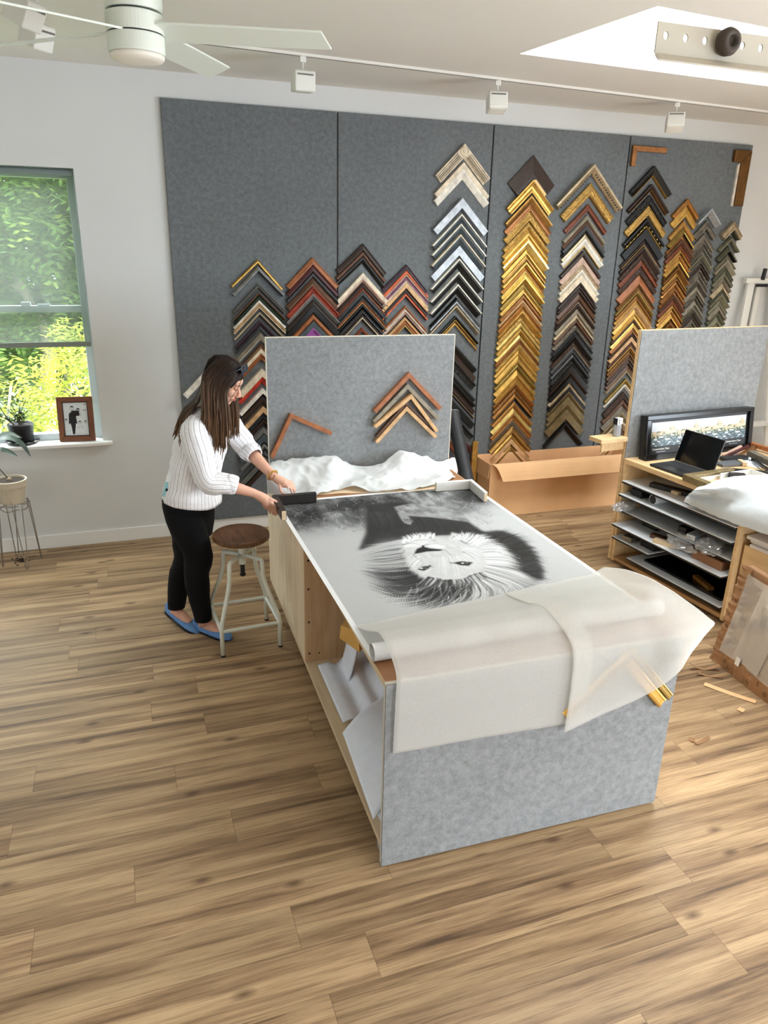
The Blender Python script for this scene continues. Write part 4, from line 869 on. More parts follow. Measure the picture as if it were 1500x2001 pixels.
# ------------------------------------------------------------------ papers and corners on the front bench
KR = sheet('kraft_sheet', [[P(x, y, z=.803 + dz) for x, y, dz in r] for r in ([(600, 968, 0), (680, 964, 0), (760, 962, 0), (850, 956, 0)], [(605, 955, .004), (680, 948, .012), (760, 948, .006), (850, 948, .0)], [(600, 935, .004), (690, 930, .012), (760, 930, .006), (850, 934, 0)])], mottled('kraft_light', (206, 180, 148), .08, 10, .7), 'tan kraft sheet between the print and the crumpled white paper', 'kraft paper', None, .002, crum=.004)
def tissue(name, al, tint=(236, 238, 238)):
    m = bpy.data.materials.new(name); m.use_nodes = True; nt = m.node_tree; nt.nodes.remove(nt.nodes['Principled BSDF']); MATS[name] = m
    c = lin(tint); v = coords(m); n = noise_tex(m, v, 120, 4, .7)
    r = ramp(m, n.outputs['Fac'], [(.3, sc(c, .93)), (.7, c)])
    d = N(m, 'ShaderNodeBsdfDiffuse'); t = N(m, 'ShaderNodeBsdfTranslucent'); x = N(m, 'ShaderNodeMixShader'); x.inputs[0].default_value = .35
    L(m, r.outputs[0], d.inputs[0]); L(m, r.outputs[0], t.inputs[0]); L(m, d.outputs[0], x.inputs[1]); L(m, t.outputs[0], x.inputs[2])
    tr = N(m, 'ShaderNodeBsdfTransparent'); tr.inputs[0].default_value = (.98, .97, .95, 1); y = N(m, 'ShaderNodeMixShader'); y.inputs[0].default_value = al
    L(m, tr.outputs[0], y.inputs[1]); L(m, x.outputs[0], y.inputs[2]); L(m, y.outputs[0], nt.nodes['Material Output'].inputs[0]); return m
TIS = tissue('glassine', .45, (240, 239, 235)); WRAP = tissue('white_wrap', .92)
rows = [[(522, 962, .806), (590, 974, .806), (625, 966, .81), (672, 950, .835), (735, 962, .81), (800, 957, .81), (866, 944, .82)],
        [(520, 935, .86), (585, 940, .90), (640, 935, .93), (690, 935, .885), (745, 938, .90), (805, 930, .92), (885, 934, .86)],
        [(524, 915, .90), (580, 910, .95), (645, 905, .975), (695, 922, .91), (745, 915, .955), (802, 900, .99), (892, 926, .89)],
        [(528, 906, .91), (580, 894, .965), (650, 890, .985), (694, 916, .91), (744, 904, .96), (800, 882, 1.02), (893, 915, .91)],
        [(530, 915, .84), (580, 910, .86), (650, 910, .86), (694, 922, .84), (744, 915, .86), (800, 905, .88), (888, 920, .85)]]
S = []
for i, r in enumerate(rows): S.append([P(x, y, z=z) if i < 3 else P(x, y, y=(4.38 if i == 3 else 4.41)) for x, y, z in r])
for j in range(7): S[4][j] = Vector((S[3][j].x, 4.43, .83))
for i in (1, 2):
    for j in range(7):
        x, y, z = rows[i][j]; S[i][j] = P(x, y, y=4.07 + .14 * (i - 1) + .05 * (j % 2))
G_ = S
sheet('white_wrapping_paper', G_, WRAP, 'crumpled white wrapping paper heaped at the far end of the front bench', 'wrapping paper', None, .001, True, 60, 110, .030, 7, 2)
# near end: two glassine sheets over the rolled print end
def srow(X, e=0.0):
    t = (X - .76) / 1.2; yf = 2.014 - .021 * (X - .74) - e * 2.6
    return [(X, 2.42 + .15 * t, .812 + e), (X, 2.365 + .12 * t, .824 + e), (X, 2.29 + .06 * t, .852 + e), (X, 2.20 + .02 * t, .893 + e), (X, 2.105, .884 + e), (X, yf + .004, .832 + e), (X, yf - .016, .73), (X, yf - .014, .62), (X, yf - .010, .52)]
cols = []
for X in (.772, .95, 1.15, 1.35, 1.53):
    r = [Vector(p) for p in srow(X)]; t = (X - .772) / .76
    r[8].z = .525 - .02 * t; r[8].y -= .0; 
    if X < .8:
        r[0].x -= .02; r[1].x -= .012; r[6].x = .765; r[7].x = .764; r[8].x = .764
    cols.append(r)
sheet('glassine_sheet', cols, TIS, 'translucent glassine sheet hanging down the left of the near felt end', 'glassine paper', 'glassine sheets on the near bench end', .0006, True, 40, 60, .004, 5, 1)
cols = []
for X in (1.44, 1.60, 1.76, 1.90):
    r = [Vector(p) for p in srow(X, .006)]; zb = {1.44: .484, 1.60: .53, 1.76: .587, 1.90: .69}[X]
    for k in (6, 7, 8): r[k].z = .81 - (.81 - zb) * (k - 5) / 3
    if X > 1.5:
        for k in (1, 2, 3, 4): r[k].z += .012 * (X - 1.5) / .4
    if X > 1.7:
        for k in (6, 7, 8): r[k].y -= .03 * (X - 1.7) / .2
    cols.append(r)
cols.append([P(1180, 1107, z=.835), P(1222, 1113, z=.87), P(1270, 1130, z=.885), P(1318, 1158, z=.88), P(1358, 1186, z=.86), P(1383, 1206, z=.835), P(1396, 1219, z=.81), P(1374, 1240, z=.775), P(1340, 1272, z=.73)])
sheet('glassine_sheet', cols, TIS, 'translucent glassine sheet flaring past the right corner of the near bench end', 'glassine paper', 'glassine sheets on the near bench end', .0006, True, 50, 60, .005, 5, 3)
def corner3(name, label, c, a, e, w, z0, z1, m, endm=None, lip=None, cat='frame corner sample', grp=None):
    c, a, e = [Vector((p[0], p[1], 0)) for p in (c, a, e)]
    d1, d2 = (a - c).normalized(), (e - c).normalized(); n1 = (d2 - d1 * d2.dot(d1)).normalized(); n2 = (d1 - d2 * d1.dot(d2)).normalized()
    inn = c + n1 * w + d1 * (w * (1 + d1.dot(d2)) / max(.3, n2.dot(d1)) if False else w)
    t = thing(name, label, cat, (c.x, c.y, z0), 0, grp)
    for nm, far, n in (('long_rail', a, n1), ('short_rail', e, n2)):
        pl = [c, far, far + n * w, inn]; b = B(); b.prism([(p.x - c.x, p.y - c.y) for p in pl], (0, 0, 0), (1, 0, 0), (0, 1, 0), (0, 0, 1), z1 - z0); obj(nm, b, m, t, bev=.003)
        if endm:
            dd = (far - c).normalized(); b = B(); mid = far + n * w / 2 + dd * .0006 - c; M = Matrix((dd, n, Vector((0, 0, 1)))).transposed(); b.box(mid + Vector((0, 0, (z1 - z0) / 2)), (.0012, w * .8, (z1 - z0) * .9), M); obj('cut_end', b, endm, t)
        if lip:
            b = B(); q = [inn, far + n * w, far + n * (w + .018), inn + (d1 + d2) * .018]; b.prism([(p.x - c.x, p.y - c.y) for p in q], (0, 0, 0), (1, 0, 0), (0, 1, 0), (0, 0, 1), (z1 - z0) * .55); obj('inner_lip', b, lip, t)
    return t
ZP = .8045
corner3('corner_sample', 'deep black corner sample held on the far left corner of the lion print', P(531, 967, z=.86), P(616, 960, z=.86), P(549, 998, z=.86), .030, ZP, .86, mottled('black_stain', (34, 30, 28), .25, 30, .35), PLY)
corner3('corner_sample', 'deep white corner sample on the far right corner of the lion print', P(922, 936, z=.862), P(850, 941, z=.862), P(953, 962, z=.862), .022, ZP, .862, mat('moulding_gesso', (222, 220, 214), .5), PLY)
# ------------------------------------------------------------------ stool
st = thing('bar_stool', 'white metal swivel stool with a round dark wooden seat', 'stool', (.533, 3.885, 0), radians(3))
b = B(); b.lathe([(.001, .628), (.150, .628), (.157, .634), (.157, .655), (.153, .660), (.001, .660)], n=56); obj('seat', b, wood('stool_wood', (104, 70, 44), (70, 44, 27), 1.6, (.0, 1, 0), .5), st)
b = B(); b.tube([(0, 0, .40), (0, 0, .628)], .013, 14); b.tube([(0, 0, .405), (0, 0, .412)], .018, 14); obj('spindle', b, BLACKM, st)
b = B(); b.tube([(0, 0, .475), (0, 0, .585)], .019, 16); obj('hub', b, CREAMM, st)
b = B(); b.lathe([(.001, .618), (.07, .618), (.07, .628), (.001, .628)], n=24); obj('seat_plate', b, CREAMM, st)
for sx_ in (-1, 1):
    for sy_ in (-1, 1):
        u = Vector((sx_ * .16, sy_ * .165, 0)).normalized()
        pts = [u * .015 + Vector((0, 0, .53)), u * .125 + Vector((0, 0, .525)), u * .130 + Vector((0, 0, .515)), u * .135 + Vector((0, 0, .43)), u * .150 + Vector((0, 0, .375)), u * .228 + Vector((0, 0, .20)), u * .236 + Vector((0, 0, .165)), u * .236 + Vector((0, 0, .008))]
        b = B(); b.tube(pts, .0125, 12); obj('leg', b, CREAMM, st, bev=0, smooth=True)
        b = B(); b.tube([u * .236 + Vector((0, 0, .0)), u * .236 + Vector((0, 0, .010))], .013, 12); obj('rubber_foot', b, BLACKM, st)
k = .236 / sqrt(.16 ** 2 + .165 ** 2); ax_, ay_ = .16 * k, .165 * k
for p, q in (((-ax_, -ay_), (ax_, -ay_)), ((-ax_, ay_), (ax_, ay_)), ((-ax_, -ay_), (-ax_, ay_)), ((ax_, -ay_), (ax_, ay_))):
    b = B(); b.tube([(p[0], p[1], .155), (q[0], q[1], .155)], .0105, 10); obj('foot_rail', b, CREAMM, st)
# floor scraps
def scrap(px, py, ln, wd, rz, m, label, name='paper_scrap', curl=.3):
    p = P(px, py, z=0); S_ = [[Vector((ln * (u - .5), wd * (v - .5), .002 + curl * ln * abs(u - .5) ** 2)) for v in (0, 1)] for u in np.linspace(0, 1, 7)]
    o = obj(name, B().grid(S_), m, solid=.0015); o.location = p; o.rotation_euler = (0, 0, rz); return tag(o, label, 'paper scrap', 'scraps on the floor right of the front bench')
scrap(1371, 1449, .10, .018, .2, KRAFT, 'thin kraft scrap on the floor right of the felt end, nearest the camera')
scrap(1352, 1447, .03, .025, .9, KRAFT, 'tiny squarish kraft scrap beside the thin nearest scrap')
scrap(1447, 1388, .035, .03, .4, CARD, 'small folded cardboard chip on the floor at the tip of the long strip')
scrap(1425, 1355, .26, .035, -1.0, CARD, 'long tan cardboard strip on the floor beside the leaning package', 'cardboard_strip', .05)
scrap(1375, 1308, .16, .02, -.35, KRAFT, 'curled dark kraft scrap at the foot of the leaning package', 'paper_scrap', .8)
scrap(1385, 1322, .14, .015, -.6, KRAFT, 'second curled kraft scrap at the foot of the leaning package', 'paper_scrap', .6)
# ------------------------------------------------------------------ second workbench, right
TC = radians(5.2)
wc = thing('workbench', 'maple workbench with open shelves and a tall grey felt panel, right side', 'workbench', (3.30, 4.25, 0), TC)
M2 = Matrix.Translation((3.30, 4.25, 0)) @ Matrix.Rotation(TC, 4, 'Z'); M2i = M2.inverted()
def W2(x, y, z): return M2 @ Vector((x, y, z))
def Lc(p): return M2i @ p
part('worktop', [(.0, 1.22, -2.53, -.021, .766, .80)], MAPLE, wc, bev=.002)
part('felt_panel', [(.004, 1.216, -.0205, -.014, .8005, 1.686)], FELT, wc, bev=.001)
part('felt_panel_back', [(.0, 1.22, -.0135, .012, .02, 1.69)], MAPLE, wc, bev=.001)
part('end_panel', [(.0, 1.2, -.045, -.021, .02, .7655)], MAPLE, wc, bev=.001)
part('divider', [(.0, 1.2, -1.062, -1.040, .02, .7655)], MAPLE, wc, bev=.001)
part('end_panel', [(.0, 1.2, -2.53, -2.508, .02, .7655)], MAPLE, wc, bev=.001)
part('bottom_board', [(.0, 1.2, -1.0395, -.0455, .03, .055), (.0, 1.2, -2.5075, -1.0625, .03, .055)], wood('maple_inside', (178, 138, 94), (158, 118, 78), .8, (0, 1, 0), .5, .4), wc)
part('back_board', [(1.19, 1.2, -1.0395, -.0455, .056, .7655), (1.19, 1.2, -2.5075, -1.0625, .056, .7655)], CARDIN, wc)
part('side_shelf', [(-.235, -.0005, -.03, .10, .925, .955)], MAPLE, wc, bev=.002)
part('shelf_bracket', [(-.20, -.001, .0, .012, .86, .9245)], MAPLE, wc)
shl = [(.640, -.015, -1.038, -.047, .0), (.545, -.03, -1.038, -.047, 0), (.420, .0, -1.038, -.05, .0), (.322, -.06, -1.037, -.05, 0), (.222, -.045, -.42, -.05, .03), (.105, -.02, -1.037, -.20, 0)]
for z, x0, y0, y1, tl in shl:
    b = B(); b.bx(x0, 1.18, y0, y1, z - .001, z + .004, 0); o = obj('shelf_board', b, WHITEBD, wc)
    b = B(); b.bx(x0 - .001, 1.18, y0 - .0, y1, z - .0125, z - .0011, 0); obj('black_underside', b, BLACKM, o)
# things standing on the shelves
def lying(name, label, cat, bxs, m, grp=None, rz=0.0):
    xs = [q[0] for q in bxs]; c = W2(bxs[0][0], bxs[0][2], bxs[0][4]); b = B()
    for x0, x1, y0, y1, z0, z1 in bxs: b.bx(x0 - bxs[0][0], x1 - bxs[0][0], y0 - bxs[0][2], y1 - bxs[0][2], z0 - bxs[0][4], z1 - bxs[0][4])
    o = obj(name, b, m, bev=.002); o.location = c; o.rotation_euler = (0, 0, TC + rz); return tag(o, label, cat, grp)
p = Lc(P(1275, 977, z=.582)); t = thing('cardboard_tube', 'white cardboard tube lying end-on on the second shelf of the maple bench', 'tube', W2(.0, p.y, .549), TC)
b = B(); Mx = Matrix.Rotation(radians(90), 3, 'Y'); b.lathe([(.033, .02), (.035, .02), (.035, 1.0), (.033, 1.0), (.033, .02)], (0, 0, .0355), 26, 0, Mx); obj('tube_wall', b, WHITEBD, t, smooth=False)
b = B(); b.lathe([(.001, .0175), (.029, .0175), (.029, .0195), (.001, .0195)], (0, 0, .0355), 26, 0, Mx); obj('tube_dark_disc', b, BLACKM, t)  # black disc on the closed end paints the shade of a hollow tube
OFFC = 'frame offcuts on the maple bench shelves'
lying('frame_offcut', 'black frame offcut at the back of the top shelf of the maple bench', 'frame offcut', [(.14, .20, -.50, -.22, .645, .675)], BLACKM, OFFC, .3)
lying('frame_offcut', 'short tan frame offcut against the black one on the top shelf', 'frame offcut', [(.10, .15, -.46, -.40, .645, .668)], PLY, OFFC, .1)
lying('frame_offcut', 'dark offcut left of the white tube on the second shelf', 'frame offcut', [(.03, .34, -.20, -.10, .5495, .60)], BLACKM, OFFC)
lying('frame_offcut', 'white-edged black offcut in the middle of the third shelf', 'frame offcut', [(.05, .30, -.62, -.56, .425, .475)], BLACKM, OFFC, .2)
lying('frame_offcut', 'pale offcut lying right of the black one on the third shelf', 'frame offcut', [(.03, .33, -.72, -.66, .425, .46)], WHITEBD, OFFC, .3)
lying('frame_offcut', 'black offcut at the left of the fourth shelf', 'frame offcut', [(.12, .30, -.30, -.16, .3265, .37)], BLACKM, OFFC)
lying('frame_offcut', 'brown wooden offcut across the middle of the fourth shelf', 'frame offcut', [(.06, .11, -.62, -.36, .3265, .352)], WALNUT, OFFC, .25)
lying('frame_offcut', 'tan offcut nearest the edge of the fourth shelf', 'frame offcut', [(.0, .05, -.60, -.44, .3265, .352)], PLY, OFFC, .35)
lying('frame_offcut', 'silver-edged offcut at the left end of the fifth shelf', 'frame offcut', [(-.02, .16, -.22, -.14, .2265, .262)], moul('pewter', *PAL['pewter']), OFFC, .2)
lying('frame_offcut', 'dark offcut on the right of the fifth shelf opening', 'frame offcut', [(.02, .50, -.40, -.27, .2265, .262)], BLACKM, OFFC)
lying('black_panel', 'black glossy panel lying on the lowest white board of the maple bench', 'panel', [(.05, .9, -.98, -.30, .1095, .125)], BLACKG)
lying('frame_offcut', 'gold offcut on the black panel near the divider', 'frame offcut', [(.07, .11, -.86, -.66, .1255, .150)], moul('dgold', *PAL['dgold']), OFFC, -.3)
lying('brown_box', 'flat brown box on the fourth shelf beside the clear plastic bag', 'box', [(.0, .45, -.98, -.74, .3265, .385)], mottled('box_brown', (134, 92, 62), .12, 12, .6))
for i, (k, yy) in enumerate((('black', -.60), ('white', -.64), ('pewter', -.69), ('dbrown', -.73), ('cream', -.785), ('pink', -.83), ('dpewter', -.87), ('mauve', -.91), ('charcoal', -.955))):
    lying('sample_chip', WORD[k] + ' chip, ' + ordinal(i) + ' from left in the row under the white plastic sheet', 'sample chip', [(.03, .07, yy - .028, yy, .6445, .70 - .012 * (i % 3))], PM(k), 'sample chips on the top shelf')
def clear(name, tint, gl):
    m = bpy.data.materials.new(name); m.use_nodes = True; nt = m.node_tree; nt.nodes.remove(nt.nodes['Principled BSDF']); MATS[name] = m
    t = N(m, 'ShaderNodeBsdfTransparent'); t.inputs[0].default_value = (*tint, 1); g = N(m, 'ShaderNodeBsdfGlossy'); g.inputs['Roughness'].default_value = .12
    d = N(m, 'ShaderNodeBsdfDiffuse'); d.inputs[0].default_value = (.8, .8, .82, 1); a = N(m, 'ShaderNodeMixShader'); a.inputs[0].default_value = .5
    L(m, g.outputs[0], a.inputs[1]); L(m, d.outputs[0], a.inputs[2]); x = N(m, 'ShaderNodeMixShader'); x.inputs[0].default_value = gl
    L(m, t.outputs[0], x.inputs[1]); L(m, a.outputs[0], x.inputs[2]); L(m, x.outputs[0], nt.nodes['Material Output'].inputs[0]); return m
CLR = clear('clear_plastic', (.93, .94, .95), .36)
def bag(c, r, seed, label, name='plastic_bag'):
    b = B(); R = []; off = Vector((seed, seed * 2, 0))
    n, m = 36, 24
    for i in range(m + 1):
        t = -pi / 2 + pi * i / m; ring = []
        for k in range(n):
            a = 2 * pi * k / n; d = Vector((cos(a) * cos(t), sin(a) * cos(t), sin(t))); q = 1 + .35 * noise.noise(d * 2.2 + off) - .35 * abs(noise.noise(d * 5 + off))
            ring.append(Vector((d.x * r[0], d.y * r[1], d.z * r[2])) * q)
        R.append(ring)
    b.rings(R, True, True); zmin = min(v[2] for v in b.v); o = obj(name, b, CLR); o.location = Vector(c) + Vector((0, 0, -zmin)); o.rotation_euler = (0, 0, TC); return tag(o, label, 'plastic bag', 'clear plastic bags on the maple bench shelves')
bag(W2(.03, -.65, .327), (.09, .13, .055), 3.0, 'crumpled clear plastic bag bulging off the fourth shelf, nearer the window side')
bag(W2(.02, -.86, .386), (.09, .09, .05), 8.0, 'rounder clear plastic bag on top of the flat brown box')
bag(W2(-.02, -.10, .425), (.10, .05, .035), 5.0, 'clear plastic sleeve sticking out at the left end of the third shelf', 'plastic_sleeve')
# second bay: white stack and a small wooden box
for i in range(3):
    lying('mat_board', ('top', 'middle', 'lowest')[i] + ' white board of the stack behind the divider of the maple bench', 'board', [(.03 + .02 * (i % 2), .9, -2.0, -1.09 - .015 * i, .585 - .022 * i, .6055 - .022 * i)], mottled('board_white', (212, 206, 200), .04, 9, .7), 'white boards behind the divider')
lying('wooden_box', 'tan wooden drawer box under the white boards in the right bay', 'box', [(.04, .85, -2.0, -1.08, .0555, .08), (.04, .06, -2.0, -1.08, .08, .54), (.06, .85, -1.10, -1.08, .08, .54), (.05, .86, -2.0, -1.08, .5105, .54)], MAPLE)
# bottle on the little side shelf
bt = thing('bottle', 'small grey clear bottle with a white top on the little side shelf', 'bottle', W2(-.055, .03, .9552), TC + .1)
b = B(); b.lathe([(.001, 0), (.026, 0), (.028, .004), (.028, .075), (.024, .085), (.001, .085)], n=24); obj('bottle_body', b, mat('bottle_grey', (150, 154, 158), .2), bt, smooth=False)
b = B(); b.bx(-.026, .026, -.02, .02, .0855, .13); obj('cap', b, WHITEP, bt, bev=.003)
b = B(); b.bx(-.014, -.004, -.0212, -.0202, .112, .12); b.bx(-.014, -.004, -.0212, -.0202, .095, .103); b.bx(-.0275, -.0262, -.02, .02, .086, .131); obj('dark_mark', b, BLACKM, bt)
# display box leaning on the felt: four repeats of a harbour photograph
dp = thing('display_box', 'black-framed glass sample display with four repeated harbour pictures', 'display', W2(.085, -.13, .8005), TC - .01)
DW, DH, DT = 1.02, .315, .06; tl = radians(7); M = Matrix.Rotation(-tl, 3, 'X'); dex, dez, dey = Vector((1, 0, 0)), M @ Vector((0, 0, 1)), M @ Vector((0, 1, 0))
def dpr(poly, y0, d, mm, name, par=dp, **kw):
    b = B(); b.prism(poly, dey * y0, dex, dez, dey, d); return obj(name, b, mm, par, **kw)
rc = lambda x0, x1, z0, z1: [(x0, z0), (x1, z0), (x1, z1), (x0, z1)]
dpr(rc(0, DW, 0, DH), .012, DT - .012, BLACKM, 'back_box', bev=.002)
for nm, r_ in (('bottom_rail', rc(0, DW, 0, .04)), ('top_rail', rc(0, DW, DH - .03, DH)), ('side_rail', rc(0, .035, .0405, DH - .0305)), ('side_rail', rc(DW - .035, DW, .0405, DH - .0305))): dpr(r_, -.012, .023, BLACKG, nm, bev=.003)
nx_, nz_ = 400, 90; x0, x1, z0_, z1_ = .060, .965, .092, .262
b = B(); b.grid([[dex * (x0 + (x1 - x0) * i / nx_) + dez * (z0_ + (z1_ - z0_) * j / nz_) + dey * .010 for j in range(nz_ + 1)] for i in range(nx_ + 1)])
me = b.mesh('harbour_picture', [mat('print_ink', (200, 200, 200), .35)])
ca = me.color_attributes.new('ink', 'FLOAT_COLOR', 'POINT'); cc = np.ones((len(me.vertices), 4), np.float32)
bo = [(.16, .30, .07, .035), (.40, .38, .09, .03), (.66, .27, .10, .035), (.30, .20, .05, .02), (.85, .42, .06, .03), (.75, .14, .05, .03), (.10, .12, .06, .025)]
for i in range(nx_ + 1):
    u = (i / nx_ * 4) % 1.0
    for j in range(nz_ + 1):
        v = j / nz_
        sky_ = .60 + .10 * u + .22 * max(0, 1 - abs(u - .82) / .13) + .05 * noise.noise(Vector((u * 9, 0, 3)))
        if v > sky_: c = (.56, .58, .64)
        elif v > .42 + .1 * u:
            q = noise.noise(Vector((u * 11, v * 9, 1))); c = (.50, .38, .24) if q > .1 else ((.62, .52, .37) if q > -.2 else (.14, .16, .07))
        elif v > .34:
            q = noise.noise(Vector((u * 13, v * 14, 5))); c = (.06, .09, .06) if q < .12 else ((.30, .32, .20) if q < .4 else (.75, .70, .60))
        else:
            q = noise.noise(Vector((u * 8, v * 18, 9))); c = (.05, .08, .09) if q < .25 else (.22, .30, .34)
        for bx_, bz_, bw_, bh_ in bo:
            if abs(u - bx_) < bw_ and abs(v - bz_) < bh_ * (1 - .4 * abs(u - bx_) / bw_): c = (.70, .68, .64)
        cc[i * (nz_ + 1) + j, :3] = c
ca.data.foreach_set('color', cc.ravel())
pm = MATS['print_ink']; va = N(pm, 'ShaderNodeVertexColor', layer_name='ink'); L(pm, va.outputs[0], bsdf(pm).inputs['Base Color'])
po = bpy.data.objects.new('harbour_picture', me); COL.objects.link(po); po.parent = dp
def text(name, body, size, par, loc, M3, m, ext=.0004):
    cu = bpy.data.curves.new(name, 'FONT'); cu.body = body; cu.size = size; cu.extrude = ext; cu.align_x = 'CENTER'
    tmp = bpy.data.objects.new(name + '_tmp', cu); COL.objects.link(tmp); dg = bpy.context.evaluated_depsgraph_get(); me = bpy.data.meshes.new_from_object(tmp.evaluated_get(dg)); bpy.data.objects.remove(tmp); bpy.data.curves.remove(cu)
    me.materials.clear(); me.materials.append(m); o = bpy.data.objects.new(name, me); COL.objects.link(o); o.parent = par
    o.matrix_local = Matrix.Translation(loc) @ M3.to_4x4(); return o
LET = mat('lettering_white', (235, 235, 232), .6); Mt = Matrix((dex, dez, -dey)).transposed()
for k in range(4):
    xx = x0 + (x1 - x0) * (k + .5) / 4 + (.0 if k else -.02)
    text('caption', 'Conservation Clear', .020, dp, dex * xx + dez * .066 + dey * .0105, Mt, LET)
    text('caption', 'with UV protection', .011, dp, dex * xx + dez * .050 + dey * .0105, Mt, LET) if False else None
    b = B()
    for q in range(5): b.prism(rc(xx - .04 + .017 * q, xx - .027 + .017 * q, .051, .0535), dey * .0105, dex, dez, -dey, .0004)
    obj('small_print', b, LET, dp)
# laptop
lp = thing('laptop', 'open black laptop on the maple bench in front of the display', 'laptop', (3.372, 3.852, .8005), radians(90 + 6))
LW, LD = .335, .235     # local: x along hinge (toward -Y world is +x?), y from front to hinge
lp.rotation_euler = (0, 0, radians(-90 + 7))
b = B(); b.bx(-LW / 2, LW / 2, 0, LD, .002, .016); obj('laptop_base', b, BLACKM, lp, bev=.004)
b = B()
for r_ in range(6):
    for c_ in range(14): b.bx(-.15 + .0215 * c_, -.15 + .0215 * c_ + .0185, .105 + .0195 * r_, .105 + .0195 * r_ + .016, .0162, .0175)
obj('keyboard', b, mat('key_grey', (44, 46, 50), .5), lp)
b = B(); b.bx(-.055, .055, .015, .09, .0161, .0166); obj('touchpad', b, mat('pad_grey', (38, 36, 38), .3), lp)
b = B(); b.bx(.115, .15, .012, .04, .0161, .0166); obj('sticker', b, WHITEP, lp)
sc_ = B(); M = Matrix.Rotation(radians(-16), 3, 'X'); c0 = Vector((0, LD - .004, .017)); sc_.prism([(-LW / 2, 0), (LW / 2, 0), (LW / 2, .225), (-LW / 2, .225)], c0, (1, 0, 0), M @ Vector((0, 0, 1)), M @ Vector((0, 1, 0)), .007); so = obj('screen_lid', sc_, mat('lid_grey', (70, 70, 72), .4), lp, bev=.002)
sc_ = B(); sc_.prism([(-LW / 2 + .004, .006), (LW / 2 - .004, .006), (LW / 2 - .004, .221), (-LW / 2 + .004, .221)], c0 - (M @ Vector((0, 1, 0))) * .0008, (1, 0, 0), M @ Vector((0, 0, 1)), M @ Vector((0, 1, 0)), .0006); obj('screen', sc_, mat('screen_black', (8, 9, 10), .12), lp)
# loose pieces on the maple bench
def stick(px0, py0, px1, py1, za, zb, w, h, m, label, name='frame_offcut', cat='frame offcut', grp='loose frame pieces on the maple bench'):
    a, c = P(px0, py0, z=za), P(px1, py1, z=zb); d = (c - a); b = B(); x = d.normalized(); y = Vector((0, 0, 1)).cross(x).normalized(); z = x.cross(y); b.box((0, 0, 0), (d.length, w, h), Matrix((x, y, z)).transposed()); o = obj(name, b, m, bev=.002); o.location = (a + c) / 2 + Vector((0, 0, -h / 2)); return tag(o, label, cat, grp)
corner3('corner_sample', 'deep champagne and white corner sample lying nearest the laptop on the maple bench', P(1334, 926, z=.845), P(1402, 953, z=.845), P(1424, 913, z=.845), .05, .8005, .845, moul('khaki', *PAL['khaki']), None, mat('moulding_gesso', (222, 220, 214), .5))
lying('white_tray', 'shallow white sample tray behind the champagne corner', 'tray', [(.22, .50, -.80, -.66, .8005, .806), (.22, .50, -.668, -.66, .806, .85), (.49, .50, -.80, -.668, .806, .85)], mat('moulding_gesso', (222, 220, 214), .5))
stick(1424, 915, 1500, 921, .835, .835, .03, .03, BLACKM, 'long black frame length lying right of the white tray')
stick(1424, 924, 1456, 926, .85, .85, .05, .045, mottled('black_stain', (34, 30, 28), .25, 30, .35), 'dark brown block between the white tray and the white sheet')
stick(1410, 893, 1458, 890, .83, .83, .05, .028, BLACKM, 'short black frame piece behind the laptop screen')
stick(1403, 905, 1445, 902, .82, .82, .09, .018, mat('grey_board', (84, 88, 92), .5), 'grey board offcut beside the laptop screen')
stick(1445, 897, 1456, 904, .83, .83, .03, .026, PLY, 'small pale cut block right of the grey board offcut')
stick(1412, 888, 1448, 870, .835, .86, .018, .018, PM('pink'), 'pink stick leaning on the display, upper of the pair')
stick(1418, 890, 1462, 869, .83, .855, .018, .018, PM('maroon'), 'dark red stick leaning on the display, lower of the pair')
stick(1440, 890, 1480, 869, .825, .84, .03, .02, PM('bronze'), 'bronze frame length pointing at the right end of the display')
stick(1462, 862, 1520, 880, .85, .85, .04, .03, PM('orange'), 'orange-brown frame length at the far right of the maple bench')
stick(1466, 880, 1520, 905, .87, .87, .05, .04, PM('pewter'), 'grey frame length at the right edge of the maple bench')
stick(1470, 895, 1500, 915, .84, .84, .02, .02, BLACKG, 'thin black frame length under the grey one at the right edge')
q = Lc(P(1470, 902, z=.803)); lying('paper_sheet', 'white paper sheet among the loose frame pieces on the maple bench', 'paper', [(q.x - .10, q.x + .25, q.y - .14, q.y + .14, .8005, .803)], WHITEBD, None, .3)
def PLx(px, py, lx):
    o_, d_ = Lc(Vector(CAM)), M2i.to_3x3() @ Vector(ray(px, py)); return W2(*(o_ + d_ * ((lx - o_.x) / d_.x)))
rows = [[P(1366, 950, z=.85), P(1398, 940, z=.865), P(1442, 929, z=.875), P(1540, 927, z=.885)],
        [P(1353, 960, z=.83), P(1394, 954, z=.865), P(1450, 950, z=.885), P(1545, 955, z=.895)],
        [PLx(1345, 967, -.02), PLx(1390, 968, -.010), PLx(1444, 979, -.010), PLx(1550, 1003, -.010)],
        [PLx(1339, 974, -.03), PLx(1380, 985, -.045), PLx(1436, 1001, -.05), PLx(1552, 1036, -.05)],
        [PLx(1335, 982, -.035), PLx(1372, 997, -.05), PLx(1432, 1023, -.055), PLx(1552, 1062, -.055)]]
sheet('white_plastic_sheet', rows, tissue('milky_plastic', .94, (232, 238, 242)), 'milky white plastic sheet draped over the near edge of the maple bench', 'plastic sheet', None, .0008, True, 60, 80, .011, 11, 6)
